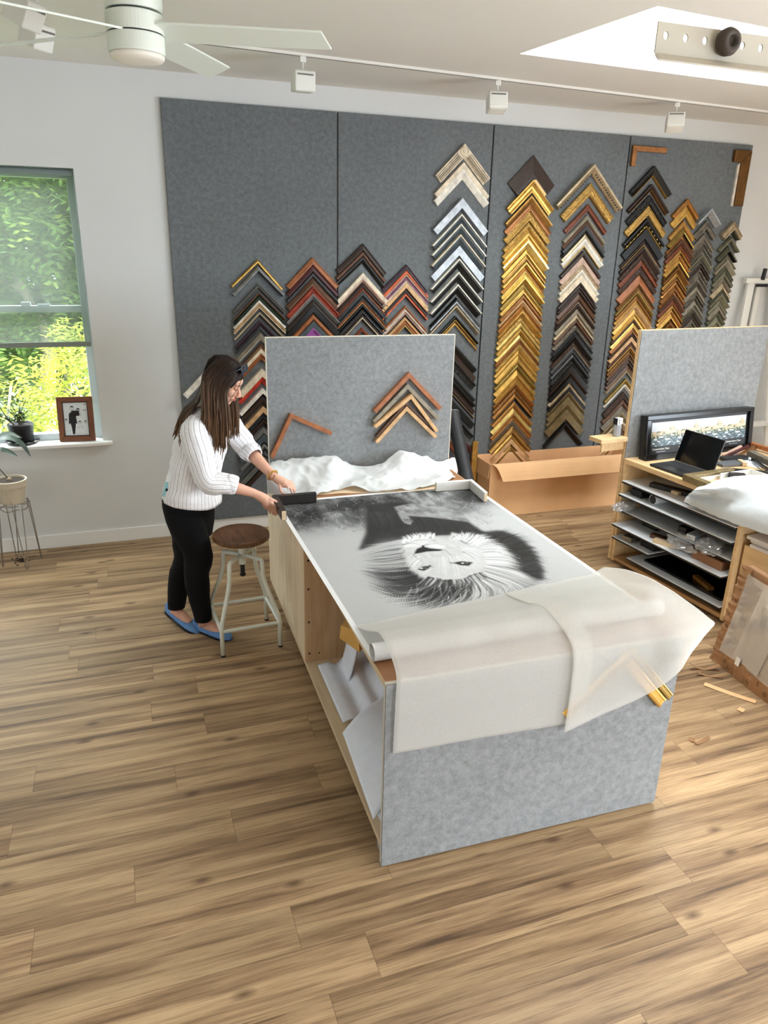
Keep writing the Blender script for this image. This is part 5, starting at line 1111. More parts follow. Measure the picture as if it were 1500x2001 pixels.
# package leaning against the maple bench
a, c = P(1386, 1284, z=0.0), P(1500, 1376, z=0.0); d = (c - a).normalized(); a = a + d * .02; LP = .95
tp = P(1449, 1100, y=a.y + .02)
up = (tp - a); up = up - d * up.dot(d); HP = up.length; upn = up.normalized(); nrm = d.cross(upn).normalized()
if nrm.x > 0: nrm = -nrm
pk = thing('wrapped_package', 'flat kraft-wrapped package with clear plastic leaning on the maple bench', 'package', a)
Mp = Matrix((d, upn, nrm)).transposed()
b = B(); b.box(d * LP / 2 + upn * (HP / 2 + .004) - nrm * .03, (LP, HP, .05), Mp); obj('board_core', b, KRAFT, pk, bev=.008)
rl = random.Random(2)
def ragged(p, q, wid, inward, n=40):
    A, C = [], []
    for i in range(n + 1):
        t = i / n; e = p + (q - p) * t; A.append(e - inward * (.012 + .012 * rl.random()) + nrm * rl.uniform(-.01, .006)); C.append(e + inward * wid * (1 + .12 * rl.random()) + nrm * rl.uniform(.001, .006))
    return [A, [(x + y) / 2 + nrm * .007 for x, y in zip(A, C)], C]
o0 = Vector((0, 0, 0)); b = B(); b.grid(ragged(o0, d * LP, .11, upn)); obj('bottom_wrap', b, KRAFT, pk, solid=.002)
b = B(); b.grid(ragged(o0, upn * HP, .06, d)); obj('side_wrap', b, KRAFT, pk, solid=.002)
b = B(); b.grid([[d * x + upn * y + nrm * (.012 + .006 * sin(17 * x + 9 * y) + .005 * noise.noise(Vector((x * 9, y * 9, 0)))) for y in np.linspace(.085, HP - .03, 14)] for x in np.linspace(.05, LP, 20)]); CLR2 = clear('hazy_plastic', (.92, .92, .93), .58); obj('plastic_cover', b, CLR2, pk)
b = B(); b.grid([[d * (x + .1 * y) + upn * y + nrm * (.02 + .005 * sin(22 * x)) for y in np.linspace(.10, HP - .06, 10)] for x in np.linspace(.14, .34, 8)]); obj('plastic_strip', b, CLR2, pk)
b = B(); b.box(d * .20 + upn * .10 + nrm * .024, (.03, .045, .003), Mp); obj('white_tab', b, WHITEP, pk)
INK = mat('ink_brown', (52, 36, 26), .8); Mq = Matrix((d, upn, nrm)).transposed()
for ch, x, y, r in (('D', .10, .035, 0), ('N', .055, .07, .4), ('O', .15, .02, .8), ('A', .24, .045, -.3), ('D', .30, .03, 1.2), ('S', .36, .05, .2), ('O', .42, .025, 0), ('N', .48, .05, .5), ('O', .035, .22, 1.0), ('D', .03, .30, 1.4), ('O', .038, .38, .6), ('S', .035, .45, 1.1), ('A', .52, .03, .2)):
    text('printed_letter', ch, .030, pk, d * x + upn * y + nrm * .0085, Mq @ Matrix.Rotation(r, 3, 'Z'), INK, .0003)
# ------------------------------------------------------------------ lion print
GX0, GX1, GY0, GY1 = .738, 1.968, 1.93, 3.955
RES = .0033; NXp, NYp = int((GX1 - GX0) / RES), int((GY1 - GY0) / RES)
XX, YY = np.meshgrid(np.linspace(GX0, GX1, NXp + 1), np.linspace(GY0, GY1, NYp + 1), indexing='ij')
rg = np.random.default_rng(5)
def fbm(sx, sy, oct=4, seed=0):
    out = np.zeros_like(XX); amp = 1; tot = 0; r2 = np.random.default_rng(seed)
    for k in range(oct):
        nx, ny = max(2, int(sx * 2 ** k)), max(2, int(sy * 2 ** k)); g = r2.random((nx + 2, ny + 2))
        u = np.linspace(0, nx, XX.shape[0])[:, None] * np.ones_like(XX); v = np.linspace(0, ny, XX.shape[1])[None, :] * np.ones_like(XX)
        i, j = np.minimum(u.astype(int), nx), np.minimum(v.astype(int), ny); fu, fv = u - i, v - j; fu = fu * fu * (3 - 2 * fu); fv = fv * fv * (3 - 2 * fv)
        out += amp * ((g[i, j] * (1 - fu) + g[i + 1, j] * fu) * (1 - fv) + (g[i, j + 1] * (1 - fu) + g[i + 1, j + 1] * fu) * fv); tot += amp; amp *= .55
    return out / tot
def q2(px, py): p = P(px, py, z=.804); return (p.x, p.y)
img = np.full_like(XX, .47)
# pale ground with dark grass along the far end
D = np.clip((YY - 3.28) / .42, 0, 1); D = D * D * (3 - 2 * D)
gr = fbm(30, 18, 5, 1); gr2 = fbm(9, 14, 3, 2)
grass = .07 + .30 * np.clip(gr * gr2 * 2.4 - .25, 0, 1)
rightfade = np.clip((XX - 1.72) / .2, 0, 1) * np.clip((3.75 - YY) / .25, 0, 1)
A = np.clip(D * (1.25 - .55 * rightfade) + (gr - .5) * .35 * D, 0, 1)
img = img * (1 - A) + (grass + .22 * rightfade) * A
def poly_mask(pts, soft=.02):
    pts = np.array([q2(*p) for p in pts]); m = np.zeros_like(XX, bool); n = len(pts)
    for i in range(n):
        (x1, y1), (x2, y2) = pts[i], pts[(i + 1) % n]
        c = ((y1 > YY) != (y2 > YY)) & (XX < (x2 - x1) * (YY - y1) / (y2 - y1 + 1e-12) + x1); m ^= c
    f = m.astype(float); k = max(1, int(soft / RES))
    for _ in range(2):
        for ax in (0, 1):
            cs = np.cumsum(np.pad(f, [(k + 1, k) if a == ax else (0, 0) for a in (0, 1)], mode='edge'), axis=ax)
            f = (np.take(cs, range(2 * k + 1, cs.shape[ax]), axis=ax) - np.take(cs, range(0, cs.shape[ax] - 2 * k - 1), axis=ax)) / (2 * k + 1)
    return f
def blend(mask, val):
    global img; img = img * (1 - mask) + val * mask
def stroke(pts, w, val, a=1.0, world=False):
    # tapered stroke through points (photo pixels on the print plane)
    P_ = [Vector((*(p if world else q2(*p)), 0)) for p in pts]; c = spline(P_, 26) if len(P_) > 2 else [P_[0].lerp(P_[1], t / 17) for t in range(18)]
    n = len(c)
    for i, p in enumerate(c):
        t = i / (n - 1); r = w * (1 - .75 * t) + .0008; ix, iy = (p.x - GX0) / RES, (p.y - GY0) / RES; k = int(r / RES * 1.5) + 1
        i0, i1, j0, j1 = max(0, int(ix) - k), min(NXp + 1, int(ix) + k + 2), max(0, int(iy) - k), min(NYp + 1, int(iy) + k + 2)
        if i0 >= i1 or j0 >= j1: continue
        gx = np.arange(i0, i1)[:, None] - ix; gy = np.arange(j0, j1)[None, :] - iy
        g = np.exp(-(gx * gx + gy * gy) / (2 * (r / RES * .55) ** 2 + 1e-6)) * a * (1 - .5 * t); s = img[i0:i1, j0:j1]; img[i0:i1, j0:j1] = s * (1 - g) + val * g
def hairs(paths, n, w, vals, spread=8, a=.8):
    # strokes interpolated between guide paths (each a list of photo pixels)
    for _ in range(n):
        k = rg.integers(0, len(paths) - 1) if len(paths) > 1 else 0; t = rg.random(); A_, B_ = paths[k], paths[min(k + 1, len(paths) - 1)]
        e = rg.uniform(.7, 1.08); off = rg.normal(0, spread * .25, 2); pts = []
        for i in range(len(A_)):
            x = A_[i][0] * (1 - t) + B_[i][0] * t + off[0] * (1 + i * .4); y_ = A_[i][1] * (1 - t) + B_[i][1] * t + off[1] * .5 * (1 + i * .4)
            if i: x = pts[0][0] + (x - pts[0][0]) * e; y_ = pts[0][1] + (y_ - pts[0][1]) * e
            pts.append((x, y_))
        stroke(pts, w * rg.uniform(.6, 1.3), rg.choice(vals), a)
for _ in range(900):     # grass blades
    x, y_ = rg.uniform(560, 960), rg.uniform(962, 1040); l = rg.uniform(8, 30); an = rg.uniform(-.9, .9)
    if y_ > 1000 and 720 < x < 930: continue
    stroke([(x, y_), (x + l * np.sin(an), y_ - l * .35 * np.cos(an)), (x + l * 1.6 * np.sin(an) + rg.normal(0, 3), y_ - l * .3)], .0019, rg.choice([.4, .3, .6, .02, .02]), .42)
blend(poly_mask([(716, 985), (714, 1040), (700, 1075), (735, 1066), (780, 1055), (830, 1047), (885, 1045), (950, 1058), (955, 1045), (920, 1022), (890, 1000), (850, 990), (780, 980)], .012), .035 + .05 * fbm(12, 30, 4, 8))
hairs([[(725, 1000), (740, 1030), (722, 1068)], [(800, 1010), (810, 1035), (790, 1055)], [(900, 1010), (930, 1035), (950, 1052)]], 160, .004, [.02, .10, .14, .03], 10, .5)
blend(poly_mask([(770, 990), (800, 983), (870, 986), (905, 1004), (918, 1020), (880, 1015), (840, 1010), (800, 1008), (780, 1004)], .008), .26 + .25 * (fbm(40, 40, 3, 9) - .4))
blend(poly_mask([(776, 1000), (792, 1001), (806, 1018), (802, 1025), (790, 1022), (782, 1012)], .006), .30)
for x in (794, 799, 804): stroke([(x - 4, 1014), (x, 1022)], .004, .06, .8)
hairs([[(800, 990), (830, 992), (860, 998)], [(860, 990), (890, 1000), (912, 1016)]], 60, .003, [.5, .36, .1], 4, .5)
# dark mane on the right
dm = poly_mask([(930, 1040), (975, 1035), (1005, 1045), (1030, 1062), (1045, 1085), (1058, 1108), (1062, 1128), (1045, 1138), (1010, 1125), (985, 1110), (965, 1090), (945, 1070)], .014); blend(dm, .05 + .05 * fbm(20, 20, 3, 4))
hairs([[(945, 1050), (965, 1042), (985, 1032)], [(985, 1058), (1005, 1050), (1030, 1046)], [(1015, 1080), (1035, 1072), (1052, 1072)], [(1030, 1110), (1048, 1106), (1066, 1112)], [(1025, 1130), (1045, 1132), (1066, 1136)]], 420, .0042, [.03, .06, .10, .02], 10, .75)
# left mane, sweeping left
lm = [[(800, 1052), (750, 1062), (712, 1066)], [(800, 1070), (745, 1078), (706, 1088)], [(800, 1090), (750, 1098), (708, 1098)], [(810, 1108), (750, 1112), (712, 1112)], [(825, 1125), (765, 1134), (712, 1120)], [(838, 1135), (775, 1152), (722, 1140)], [(850, 1140), (790, 1168), (730, 1154)]]
blend(poly_mask([(800, 1050), (740, 1058), (722, 1080), (722, 1110), (735, 1130), (760, 1150), (800, 1165), (850, 1140)], .03) * .75, .34)
hairs(lm, 520, .005, [.06, .12, .75, .82, .30, .6, .05], 12, .7); hairs(lm[3:], 200, .006, [.03, .05, .1], 10, .75)
# lower mane, sweeping toward the viewer
bm_ = [[(850, 1138), (810, 1160), (740, 1160)], [(865, 1140), (835, 1170), (780, 1180)], [(890, 1140), (870, 1170), (835, 1188)], [(915, 1138), (915, 1165), (890, 1186)], [(930, 1132), (950, 1155), (945, 1180)], [(940, 1124), (990, 1145), (1010, 1168)], [(946, 1112), (1005, 1128), (1050, 1142)], [(950, 1100), (1000, 1112), (1040, 1130)]]
blend(poly_mask([(850, 1136), (800, 1160), (790, 1176), (840, 1190), (900, 1186), (960, 1180), (1020, 1160), (1062, 1142), (1000, 1118), (945, 1112)], .02) * .8, .28)
hairs(bm_, 700, .0055, [.05, .10, .78, .84, .4, .68, .2], 10, .7); hairs(bm_[:4], 180, .006, [.03, .06], 10, .75); hairs(bm_[5:], 160, .006, [.8, .7, .1], 10, .7)
# right cheek ruff
rm = [[(900, 1055), (930, 1048), (950, 1044)], [(930, 1070), (965, 1066), (985, 1070)], [(945, 1085), (985, 1085), (1005, 1090)], [(950, 1102), (990, 1106), (1020, 1112)]]
hairs(rm, 380, .005, [.7, .8, .85, .35, .15, .6], 10, .75)
# face
fc = poly_mask([(785, 1058), (812, 1048), (840, 1047), (870, 1053), (890, 1050), (915, 1052), (938, 1068), (950, 1090), (948, 1112), (932, 1128), (900, 1138), (860, 1139), (828, 1130), (806, 1114), (795, 1095), (785, 1076)], .010); blend(fc, .56 + .14 * (fbm(60, 60, 3, 12) - .5))
hairs([[(855, 1090), (852, 1115), (846, 1136)], [(880, 1088), (890, 1112), (895, 1136)], [(905, 1085), (925, 1098), (944, 1112)], [(910, 1070), (930, 1072), (948, 1082)]], 420, .003, [.74, .46, .62, .52, .80], 6, .5)
hairs([[(815, 1075), (800, 1085), (790, 1095)], [(820, 1095), (808, 1105), (802, 1116)], [(840, 1110), (828, 1122), (818, 1132)]], 200, .003, [.82, .5, .7, .3], 6, .5)
hairs([[(785, 1060), (790, 1054), (784, 1047)], [(815, 1052), (818, 1046), (812, 1041)], [(845, 1052), (848, 1046), (850, 1040)]], 160, .0036, [.85, .7, .9, .2], 5, .8)
hairs([[(880, 1052), (884, 1045), (880, 1040)], [(905, 1055), (915, 1046), (918, 1040)], [(930, 1066), (945, 1056), (952, 1050)]], 200, .004, [.8, .65, .85, .15], 6, .75)
blend(poly_mask([(786, 1062), (826, 1055), (870, 1066), (864, 1072), (826, 1066), (790, 1070)], .006) * .5, .82)
stroke([(786, 1064), (805, 1061), (826, 1066)], .005, .12, .85); stroke([(826, 1066), (845, 1057), (852, 1054)], .004, .25, .6); stroke([(826, 1066), (850, 1062), (884, 1070), (898, 1068)], .005, .12, .75)
blend(poly_mask([(808, 1082), (814, 1072), (826, 1067), (840, 1071), (868, 1073), (858, 1076), (835, 1077), (820, 1080)], .005), .04)
stroke([(826, 1066), (827, 1071)], .006, .05, .9)
stroke([(806, 1082), (818, 1093), (838, 1104)], .004, .22, .8); stroke([(868, 1074), (880, 1084), (888, 1098)], .0036, .22, .8)
stroke([(790, 1075), (782, 1088), (796, 1100)], .007, .25, .6); stroke([(900, 1056), (912, 1062), (926, 1060)], .008, .2, .6); stroke([(904, 1078), (920, 1086), (928, 1092)], .006, .2, .6)
for pts, cx, cy in ([[(816, 1112), (826, 1106), (842, 1105), (838, 1110), (828, 1115)], 828, 1110], [[(884, 1099), (900, 1096), (924, 1098), (916, 1105), (900, 1104)], 908, 1100]):
    blend(poly_mask(pts, .005), .05); stroke([(cx - 6, cy), (cx + 5, cy - .3)], .0045, .85, .9); stroke([(cx - .5, cy), (cx + 1.5, cy)], .003, .02, 1)
stroke([(838, 1104), (846, 1108)], .004, .1, .8); stroke([(884, 1100), (876, 1098)], .004, .1, .8)
hairs([[(835, 1128), (825, 1136), (820, 1142)], [(870, 1134), (868, 1142), (862, 1150)], [(905, 1132), (910, 1140), (912, 1150)], [(938, 1118), (946, 1124), (955, 1130)]], 260, .004, [.06, .1, .55, .2, .12], 8, .7)
for _ in range(40):      # long pale whisker-like hairs at the edges of the mane
    x = rg.uniform(800, 1000); stroke([(x, rg.uniform(1140, 1165)), (x - 12 + rg.normal(0, 10), 1172), (x - 25 + rg.normal(0, 16), 1186)], .0022, .85, .6)
BRD = .022
edge = (XX < GX0 + BRD) | (XX > GX1 - BRD) | (YY > GY1 - BRD * 1.3); img[edge] = .78
k_ = np.clip(img / .42, 0, 1); img = np.clip(img * (.42 + .58 * k_ * k_ * (3 - 2 * k_)), .010, .9)
b = B(); V = np.stack([XX, YY, np.full_like(XX, .8022)], -1)
# lie flat; the last part rolls up at the near end (centre line of the roll at RY)
RY, RR = 2.175, .034; Zs = V[..., 2]; Ys = V[..., 1]
crv = Ys < RY
th_ = (RY - Ys) / RR
rr_ = RR - .0012 * th_
V[..., 1] = np.where(crv, RY - np.sin(th_) * rr_, Ys); V[..., 2] = np.where(crv, .8022 + RR - np.cos(th_) * rr_, Zs)
lift = np.clip(.0015 * np.sin((Ys - 2.2) * 5) * np.exp(-((XX - GX0) / .05) ** 2), 0, .01) * (~crv); V[..., 2] += lift
me = bpy.data.meshes.new('lion_print'); nv = V.shape[0] * V.shape[1]
idx = np.arange(nv).reshape(V.shape[:2]); quads = np.stack([idx[:-1, :-1], idx[1:, :-1], idx[1:, 1:], idx[:-1, 1:]], -1).reshape(-1, 4)
me.vertices.add(nv); me.vertices.foreach_set('co', V.reshape(-1).astype(np.float32)); nq = len(quads)
me.loops.add(nq * 4); me.loops.foreach_set('vertex_index', quads.reshape(-1).astype(np.int32)); me.polygons.add(nq)
me.polygons.foreach_set('loop_start', np.arange(0, nq * 4, 4, dtype=np.int32)); me.polygons.foreach_set('loop_total', np.full(nq, 4, np.int32)); me.update(calc_edges=True)
me.polygons.foreach_set('use_smooth', [True] * nq)
ca = me.color_attributes.new('ink', 'FLOAT_COLOR', 'POINT'); cc = np.ones((nv, 4), np.float32); cc[:, :3] = img.reshape(-1, 1) * np.array([.985, 1.0, 1.0]); ca.data.foreach_set('color', cc.ravel())
lm_ = mat('print_paper', (200, 200, 200), .5, 0, .16); va = N(lm_, 'ShaderNodeVertexColor', layer_name='ink')
L(lm_, va.outputs[0], bsdf(lm_).inputs['Base Color'])
me.materials.append(lm_); lo = bpy.data.objects.new('lion_print', me); COL.objects.link(lo)
tag(lo, 'large black and white lion photograph print lying upside down on the front bench', 'art print')
jr = int((RY + .004 - GY0) / RES); Vb = V[::4, :jr].copy(); yb, tb = YY[::4, :jr], np.clip((RY - YY[::4, :jr]) / RR, 0, None)
rb_ = RR - .0012 * tb + .0009; Vb[..., 1] = np.where(tb > 0, RY - np.sin(tb) * rb_, yb); Vb[..., 2] = .8022 + RR - np.cos(tb) * rb_
b = B(); b.grid([[tuple(p) for p in r] for r in Vb]); obj('paper_back', b, mat('paper_white', (222, 224, 226), .5), lo, smooth=True)
# ------------------------------------------------------------------ the standing person
SKIN = mottled('skin', (214, 164, 140), .05, 30, .5)
bsdf(SKIN).inputs['Subsurface Weight'].default_value = .08
bsdf(SKIN).inputs['Subsurface Radius'].default_value = (.012, .005, .003)
per = thing('person', 'person in a striped white shirt, black trousers and blue flats, leaning over the print', 'person', (.27, 4.06, 0))
ORG = Vector((.27, 4.06, 0))
hf = Vector((.80, -.34, -.50)).normalized(); hu = Vector((.46, -.2, .87)); hu = (hu - hf * hu.dot(hf)).normalized(); hl = hu.cross(hf).normalized()
HC = Vector((.500, 4.02, 1.487))
def H(f, l, u): return HC + hf * f + hl * l + hu * u
TS, TF = Vector((.6, .8, 0)), Vector((.8, -.6, 0))
b = B()
# head
b.ell(H(-.012, 0, .022), [hf * .094, hl * .073, hu * .094], 24, 18)
b.ell(H(.022, 0, -.030), [hf * .066, hl * .060, hu * .082], 22, 16)
b.ell(H(.052, 0, -.088), [hf * .034, hl * .034, hu * .026], 16, 12)
b.ell(H(.070, 0, .035), [hf * .020, hl * .052, hu * .030], 16, 12)
b.tube([H(.082, 0, .014), H(.096, 0, -.008), H(.108, 0, -.030), H(.092, 0, -.040)], [.007, .009, .012, .008], 10)
for sg in (-1, 1):
    b.ell(H(.101, .009 * sg, -.035), [hf * .008, hl * .008, hu * .007], 10, 8)
    b.ell(H(.062, .040 * sg, -.022), [hf * .026, hl * .024, hu * .026], 12, 10)
    b.ell(H(-.008, .072 * sg, -.012), [hf * .018, hl * .008, hu * .030], 12, 10)
b.ell(H(.084, 0, -.058), [hf * .010, hl * .022, hu * .007], 12, 8); b.ell(H(.082, 0, -.069), [hf * .010, hl * .018, hu * .007], 12, 8)
NB = Vector((.415, 4.04, 1.31))
b.tube([H(-.035, 0, -.04), (H(-.035, 0, -.06) + NB) / 2, NB, NB - Vector((.02, -.01, .07))], [.054, .05, .056, .08], 18)
def ring(c, hw, hd, s=TS, f=TF, n=28, p=2.0):
    c = Vector(c); out = []
    for k in range(n):
        a = 2 * pi * k / n; ca, sa = cos(a), sin(a); out.append(c + s * hw * math.copysign(abs(ca) ** (2 / p), ca) + f * hd * math.copysign(abs(sa) ** (2 / p), sa))
    return out
TOR = [((.283, 4.085, .80), .165, .115), ((.30, 4.08, .90), .15, .105), ((.325, 4.07, 1.0), .145, .10), ((.355, 4.06, 1.1), .15, .105), ((.375, 4.05, 1.19), .16, .105), ((.392, 4.045, 1.26), .15, .085), ((.405, 4.042, 1.305), .09, .06)]
b.rings([ring(c, w * .93, d * .93) for c, w, d in TOR])
# arms
SH_R, EL_R, WR_R = P(376, 842, y=3.945), P(408, 938, y=3.83), P(497, 964, y=3.80)
SH_L, EL_L, WR_L = Vector((.505, 4.165, 1.225)), P(480, 874, y=4.215), P(535, 932, y=4.0)
def arm(sh, el, wr, cen): b.tube([cen, sh, sh.lerp(el, .5), el, el.lerp(wr, .35), el.lerp(wr, .75), wr], [.05, .050, .044, .037, .038, .029, .024], 16)
arm(SH_R, EL_R, WR_R, Vector((.385, 4.02, 1.26))); arm(SH_L, EL_L, WR_L, Vector((.40, 4.06, 1.26)))
# hands: palm plus five separate fingers each
def finger(pts, r): b.tube(spline(pts, 9), [r * (1 - .035 * i) for i in range(9)], 10); b.ell(pts[-1], [(r * .72, 0, 0), (0, r * .72, 0), (0, 0, r * .72)], 8, 6)
PR = P(517, 975, y=3.79)
KN = [P(530, 982, y=3.772), P(527, 987, y=3.785), P(523, 990, y=3.80), P(519, 992, y=3.815)]
b.tube([WR_R, WR_R.lerp(PR, .5), PR, (KN[0] + KN[3]) / 2], [.023, .027, .030, .022], 14)
for kpt in KN: b.tube([WR_R.lerp(PR, .6), kpt], [.015, .0115], 10)
TPR = [P(541, 1005, y=3.785), P(538, 1007, y=3.80), P(534, 1005, y=3.815), P(528, 1003, y=3.83)]
for kpt, tp_ in zip(KN, TPR):
    mid = kpt.lerp(tp_, .5) + Vector((.004, -.006, .008)); finger([kpt, mid, tp_], .0088)
finger([WR_R.lerp(PR, .6) + Vector((.005, -.012, .006)), P(526, 974, y=3.775), P(534, 977, y=3.775), P(541, 981, y=3.785)], .0098)
PL = P(553, 943, y=3.985)
KL = [P(562, 951, y=3.965), P(566, 949, y=3.98), P(568, 946, y=3.995), P(569, 943, y=4.01)]
b.tube([WR_L, WR_L.lerp(PL, .5), PL, (KL[0] + KL[3]) / 2], [.023, .027, .030, .022], 14)
for kpt in KL: b.tube([WR_L.lerp(PL, .6), kpt], [.015, .0115], 10)
TPL = [P(570, 963, y=3.955), P(575, 962, y=3.965), P(577, 960, y=3.98), P(575, 957, y=3.995)]
for kpt, tp_ in zip(KL, TPL): finger([kpt, kpt.lerp(tp_, .5) + Vector((.004, 0, .006)), tp_], .0086)
finger([WR_L.lerp(PL, .5) + Vector((-.002, -.012, -.006)), P(547, 955, y=3.96), P(550, 962, y=3.955), P(555, 965, y=3.955)], .0095)
# legs
HPR, KNR, ANR = Vector((.25, 4.02, .76)), P(384, 1088, y=3.985), P(397, 1214, y=3.985)
HPL, KNL, ANL = Vector((.29, 4.15, .76)), P(362, 1090, y=4.10), P(345, 1190, y=4.17)
NRH, NRT = P(380, 1222, z=.02), P(449, 1246, z=.015)
NLH, NLT = Vector(P(327, 1190, z=.062)), P(386, 1232, z=.015)
for hp, kn, an in ((HPR, KNR, ANR), (HPL, KNL, ANL)): b.tube([hp, hp.lerp(kn, .5), kn, kn.lerp(an, .3), an], [.06, .05, .036, .034, .030], 16)
for an, h, t in ((ANR, NRH, NRT), (ANL, NLH, NLT)):
    b.tube([an, h.lerp(t, .22) + Vector((0, 0, .035)), h.lerp(t, .5) + Vector((0, 0, .028)), h.lerp(t, .78) + Vector((0, 0, .014))], [.031, .034, .032, .024], 14)
    b.ell(h.lerp(t, .1) + Vector((0, 0, .022)), [(.026, 0, 0), (0, .026, 0), (0, 0, .024)], 12, 8)
b.v = [tuple(Vector(p) - ORG) for p in b.v]
body = obj('body', b, SKIN, per, smooth=True)
q = body.modifiers.new('skin', 'REMESH'); q.mode = 'VOXEL'; q.voxel_size = .0042; q.use_smooth_shade = True
q = body.modifiers.new('soft', 'SMOOTH'); q.factor = .5; q.iterations = 4
def pobj(name, b, m, par=None, **kw):
    b.v = [tuple(Vector(p) - ORG) for p in b.v]; return obj(name, b, m, par or per, **kw)
# face details
b = B(); DK = mat('brow_brown', (52, 36, 28), .7)
for sg in (-1, 1): b.tube(spline([H(.088, .016 * sg, .026), H(.085, .030 * sg, .030), H(.074, .046 * sg, .024)], 8), [.003, .0032, .0034, .0034, .003, .0026, .002, .0014], 6)
pobj('eyebrow', b, DK)
b = B()
for sg in (-1, 1): b.tube(spline([H(.083, .018 * sg, .004), H(.085, .030 * sg, -.001), H(.074, .043 * sg, .002)], 8), .0017, 6)
pobj('eyelashes', b, DK)
b = B()
for sg in (-1, 1): b.ell(H(.074, .031 * sg, .008), [hf * .0125, hl * .0125, hu * .0125], 12, 10)
pobj('eyelids', b, SKIN, smooth=True)
b = B(); b.tube(spline([H(.088, -.021, -.062), H(.0955, -.008, -.059), H(.096, .008, -.059), H(.088, .021, -.062)], 10), [.002, .004, .005, .0052, .005, .005, .0052, .005, .004, .002], 8); pobj('lips', b, mat('lip_rose', (178, 96, 88), .45), smooth=True)
# shirt with pin stripes (stripes follow the cloth)
SHM = mat('striped_cotton', (226, 222, 220), .8)
def shirt_mat():
    m = SHM; uv = N(m, 'ShaderNodeUVMap'); uv.uv_map = 'UVMap'; sep = N(m, 'ShaderNodeSeparateXYZ'); L(m, uv.outputs[0], sep.inputs[0])
    u = mth(m, 'FRACT', sep.outputs['X']); s1 = mth(m, 'LESS_THAN', u, .13); u2 = mth(m, 'FRACT', mth(m, 'ADD', sep.outputs['X'], .38)); s2 = mth(m, 'LESS_THAN', u2, .05)
    n = noise_tex(m, coords(m), 60, 3); k = mth(m, 'MULTIPLY', mth(m, 'MAXIMUM', s1, mth(m, 'MULTIPLY', s2, .6)), mth(m, 'ADD', n.outputs['Fac'], .25))
    c = mixc(m, k, lin((240, 239, 240)), lin((128, 110, 122))); L(m, c, bsdf(m).inputs['Base Color'])
    n2 = noise_tex(m, coords(m), 14, 3, .6, 1.0); bump(m, n2.outputs['Fac'], .35, .012)
shirt_mat()
def cloth_rings(b, rings_, stripes, seed, amp, caps=False):
    # loft with folds; UV x counts stripes round the tube
    n = len(rings_[0]); R = []; off = Vector((seed, seed, seed))
    m = len(rings_)
    for i, r in enumerate(rings_):
        c = sum((Vector(p) for p in r), Vector()) / n; out = []
        for k, p in enumerate(r):
            d = (Vector(p) - c); f = noise.noise(Vector((p[0] * 9, p[1] * 9, p[2] * 14)) + off) + .5 * noise.noise(Vector((p[0] * 22, p[1] * 22, p[2] * 30)) - off); out.append(Vector(p) + d.normalized() * f * amp)
        R.append(out)
    o = len(b.f); b.rings(R, True, caps, 0, True)
    for fi in range(o, len(b.f)):
        if fi in b.uv: b.uv[fi] = [(x * stripes, y) for x, y in b.uv[fi]]
def smooth_sections(secs, k):
    cs = spline([s[0] for s in secs], k); ws = spline([(s[1], s[2], 0) for s in secs], k); return [(c, w.x, w.y) for c, w in zip(cs, ws)]
b = B()
SEC = [((.300, 4.075, .800), .186, .140), ((.305, 4.08, .86), .182, .136), ((.312, 4.08, .93), .172, .130), ((.333, 4.072, 1.02), .168, .126), ((.357, 4.06, 1.11), .172, .128), ((.375, 4.05, 1.19), .174, .122), ((.390, 4.045, 1.255), .158, .098), ((.402, 4.042, 1.295), .105, .072), ((.412, 4.04, 1.33), .066, .062)]
RG = []
for c, w, d in smooth_sections(SEC, 34):
    r = ring(c, w, d, n=72, p=2.3)
    if c.z < .90:      # curved shirt tails: longer front and back, cut up at the sides
        k = (.90 - c.z) / .10
        for i, p in enumerate(r):
            a = 2 * pi * i / 72; r[i] = p + Vector((0, 0, k * (.028 * abs(cos(a)) ** 2 + .030 * max(0, -sin(a)) - .008 * max(0, sin(a)))))
    RG.append(r)
cloth_rings(b, RG, 44, 2.0, .014)
def sleeve(pts, rad, seed, stripes=17):
    pts = spline(pts, 26); rr = [v.x for v in spline([(r, 0, 0) for r in rad], 26)]; T = []; R = []
    u = None
    for i, p in enumerate(pts):
        t = (pts[min(i + 1, 25)] - pts[max(i - 1, 0)]).normalized()
        if u is None: u = t.cross(TF).normalized()
        u = (u - t * u.dot(t)).normalized(); w = t.cross(u); R.append([p + (u * cos(2 * pi * k / 40) + w * sin(2 * pi * k / 40)) * rr[i] for k in range(40)])
    cloth_rings(b, R, stripes, seed, .012); return R
CR = P(455, 947, y=3.805); CL = P(494, 886, y=4.14)
sleeve([Vector((.40, 4.03, 1.25)), SH_R + Vector((.005, 0, .005)), SH_R.lerp(EL_R, .5) + Vector((-.004, 0, 0)), EL_R + Vector((-.002, 0, -.004)), EL_R.lerp(CR, .55) + Vector((0, 0, -.004)), CR], [.055, .074, .068, .062, .060, .050], 5.0)
sleeve([Vector((.40, 4.05, 1.25)), SH_L, SH_L.lerp(EL_L, .55) + Vector((.01, .0, 0)), EL_L + Vector((0, 0, .0)), CL], [.055, .070, .068, .064, .056], 9.0)
shirt = pobj('shirt', b, SHM, smooth=True, solid=.0025)
def cuff(name, p, d, r, w, seed):
    d = d.normalized(); u = d.orthogonal().normalized(); v = d.cross(u); b = B(); R = []
    for i, (rr, t) in enumerate(((r * .9, -.2), (r * 1.04, -.1), (r * 1.10, .35), (r * 1.08, .8), (r * .98, 1.0), (r * .86, .92))):
        R.append([p + d * w * (t - .6) + (u * cos(2 * pi * k / 36) + v * sin(2 * pi * k / 36)) * rr for k in range(36)])
    cloth_rings(b, R, 14, seed, .005); return pobj(name, b, SHM, shirt, smooth=True, solid=.003)
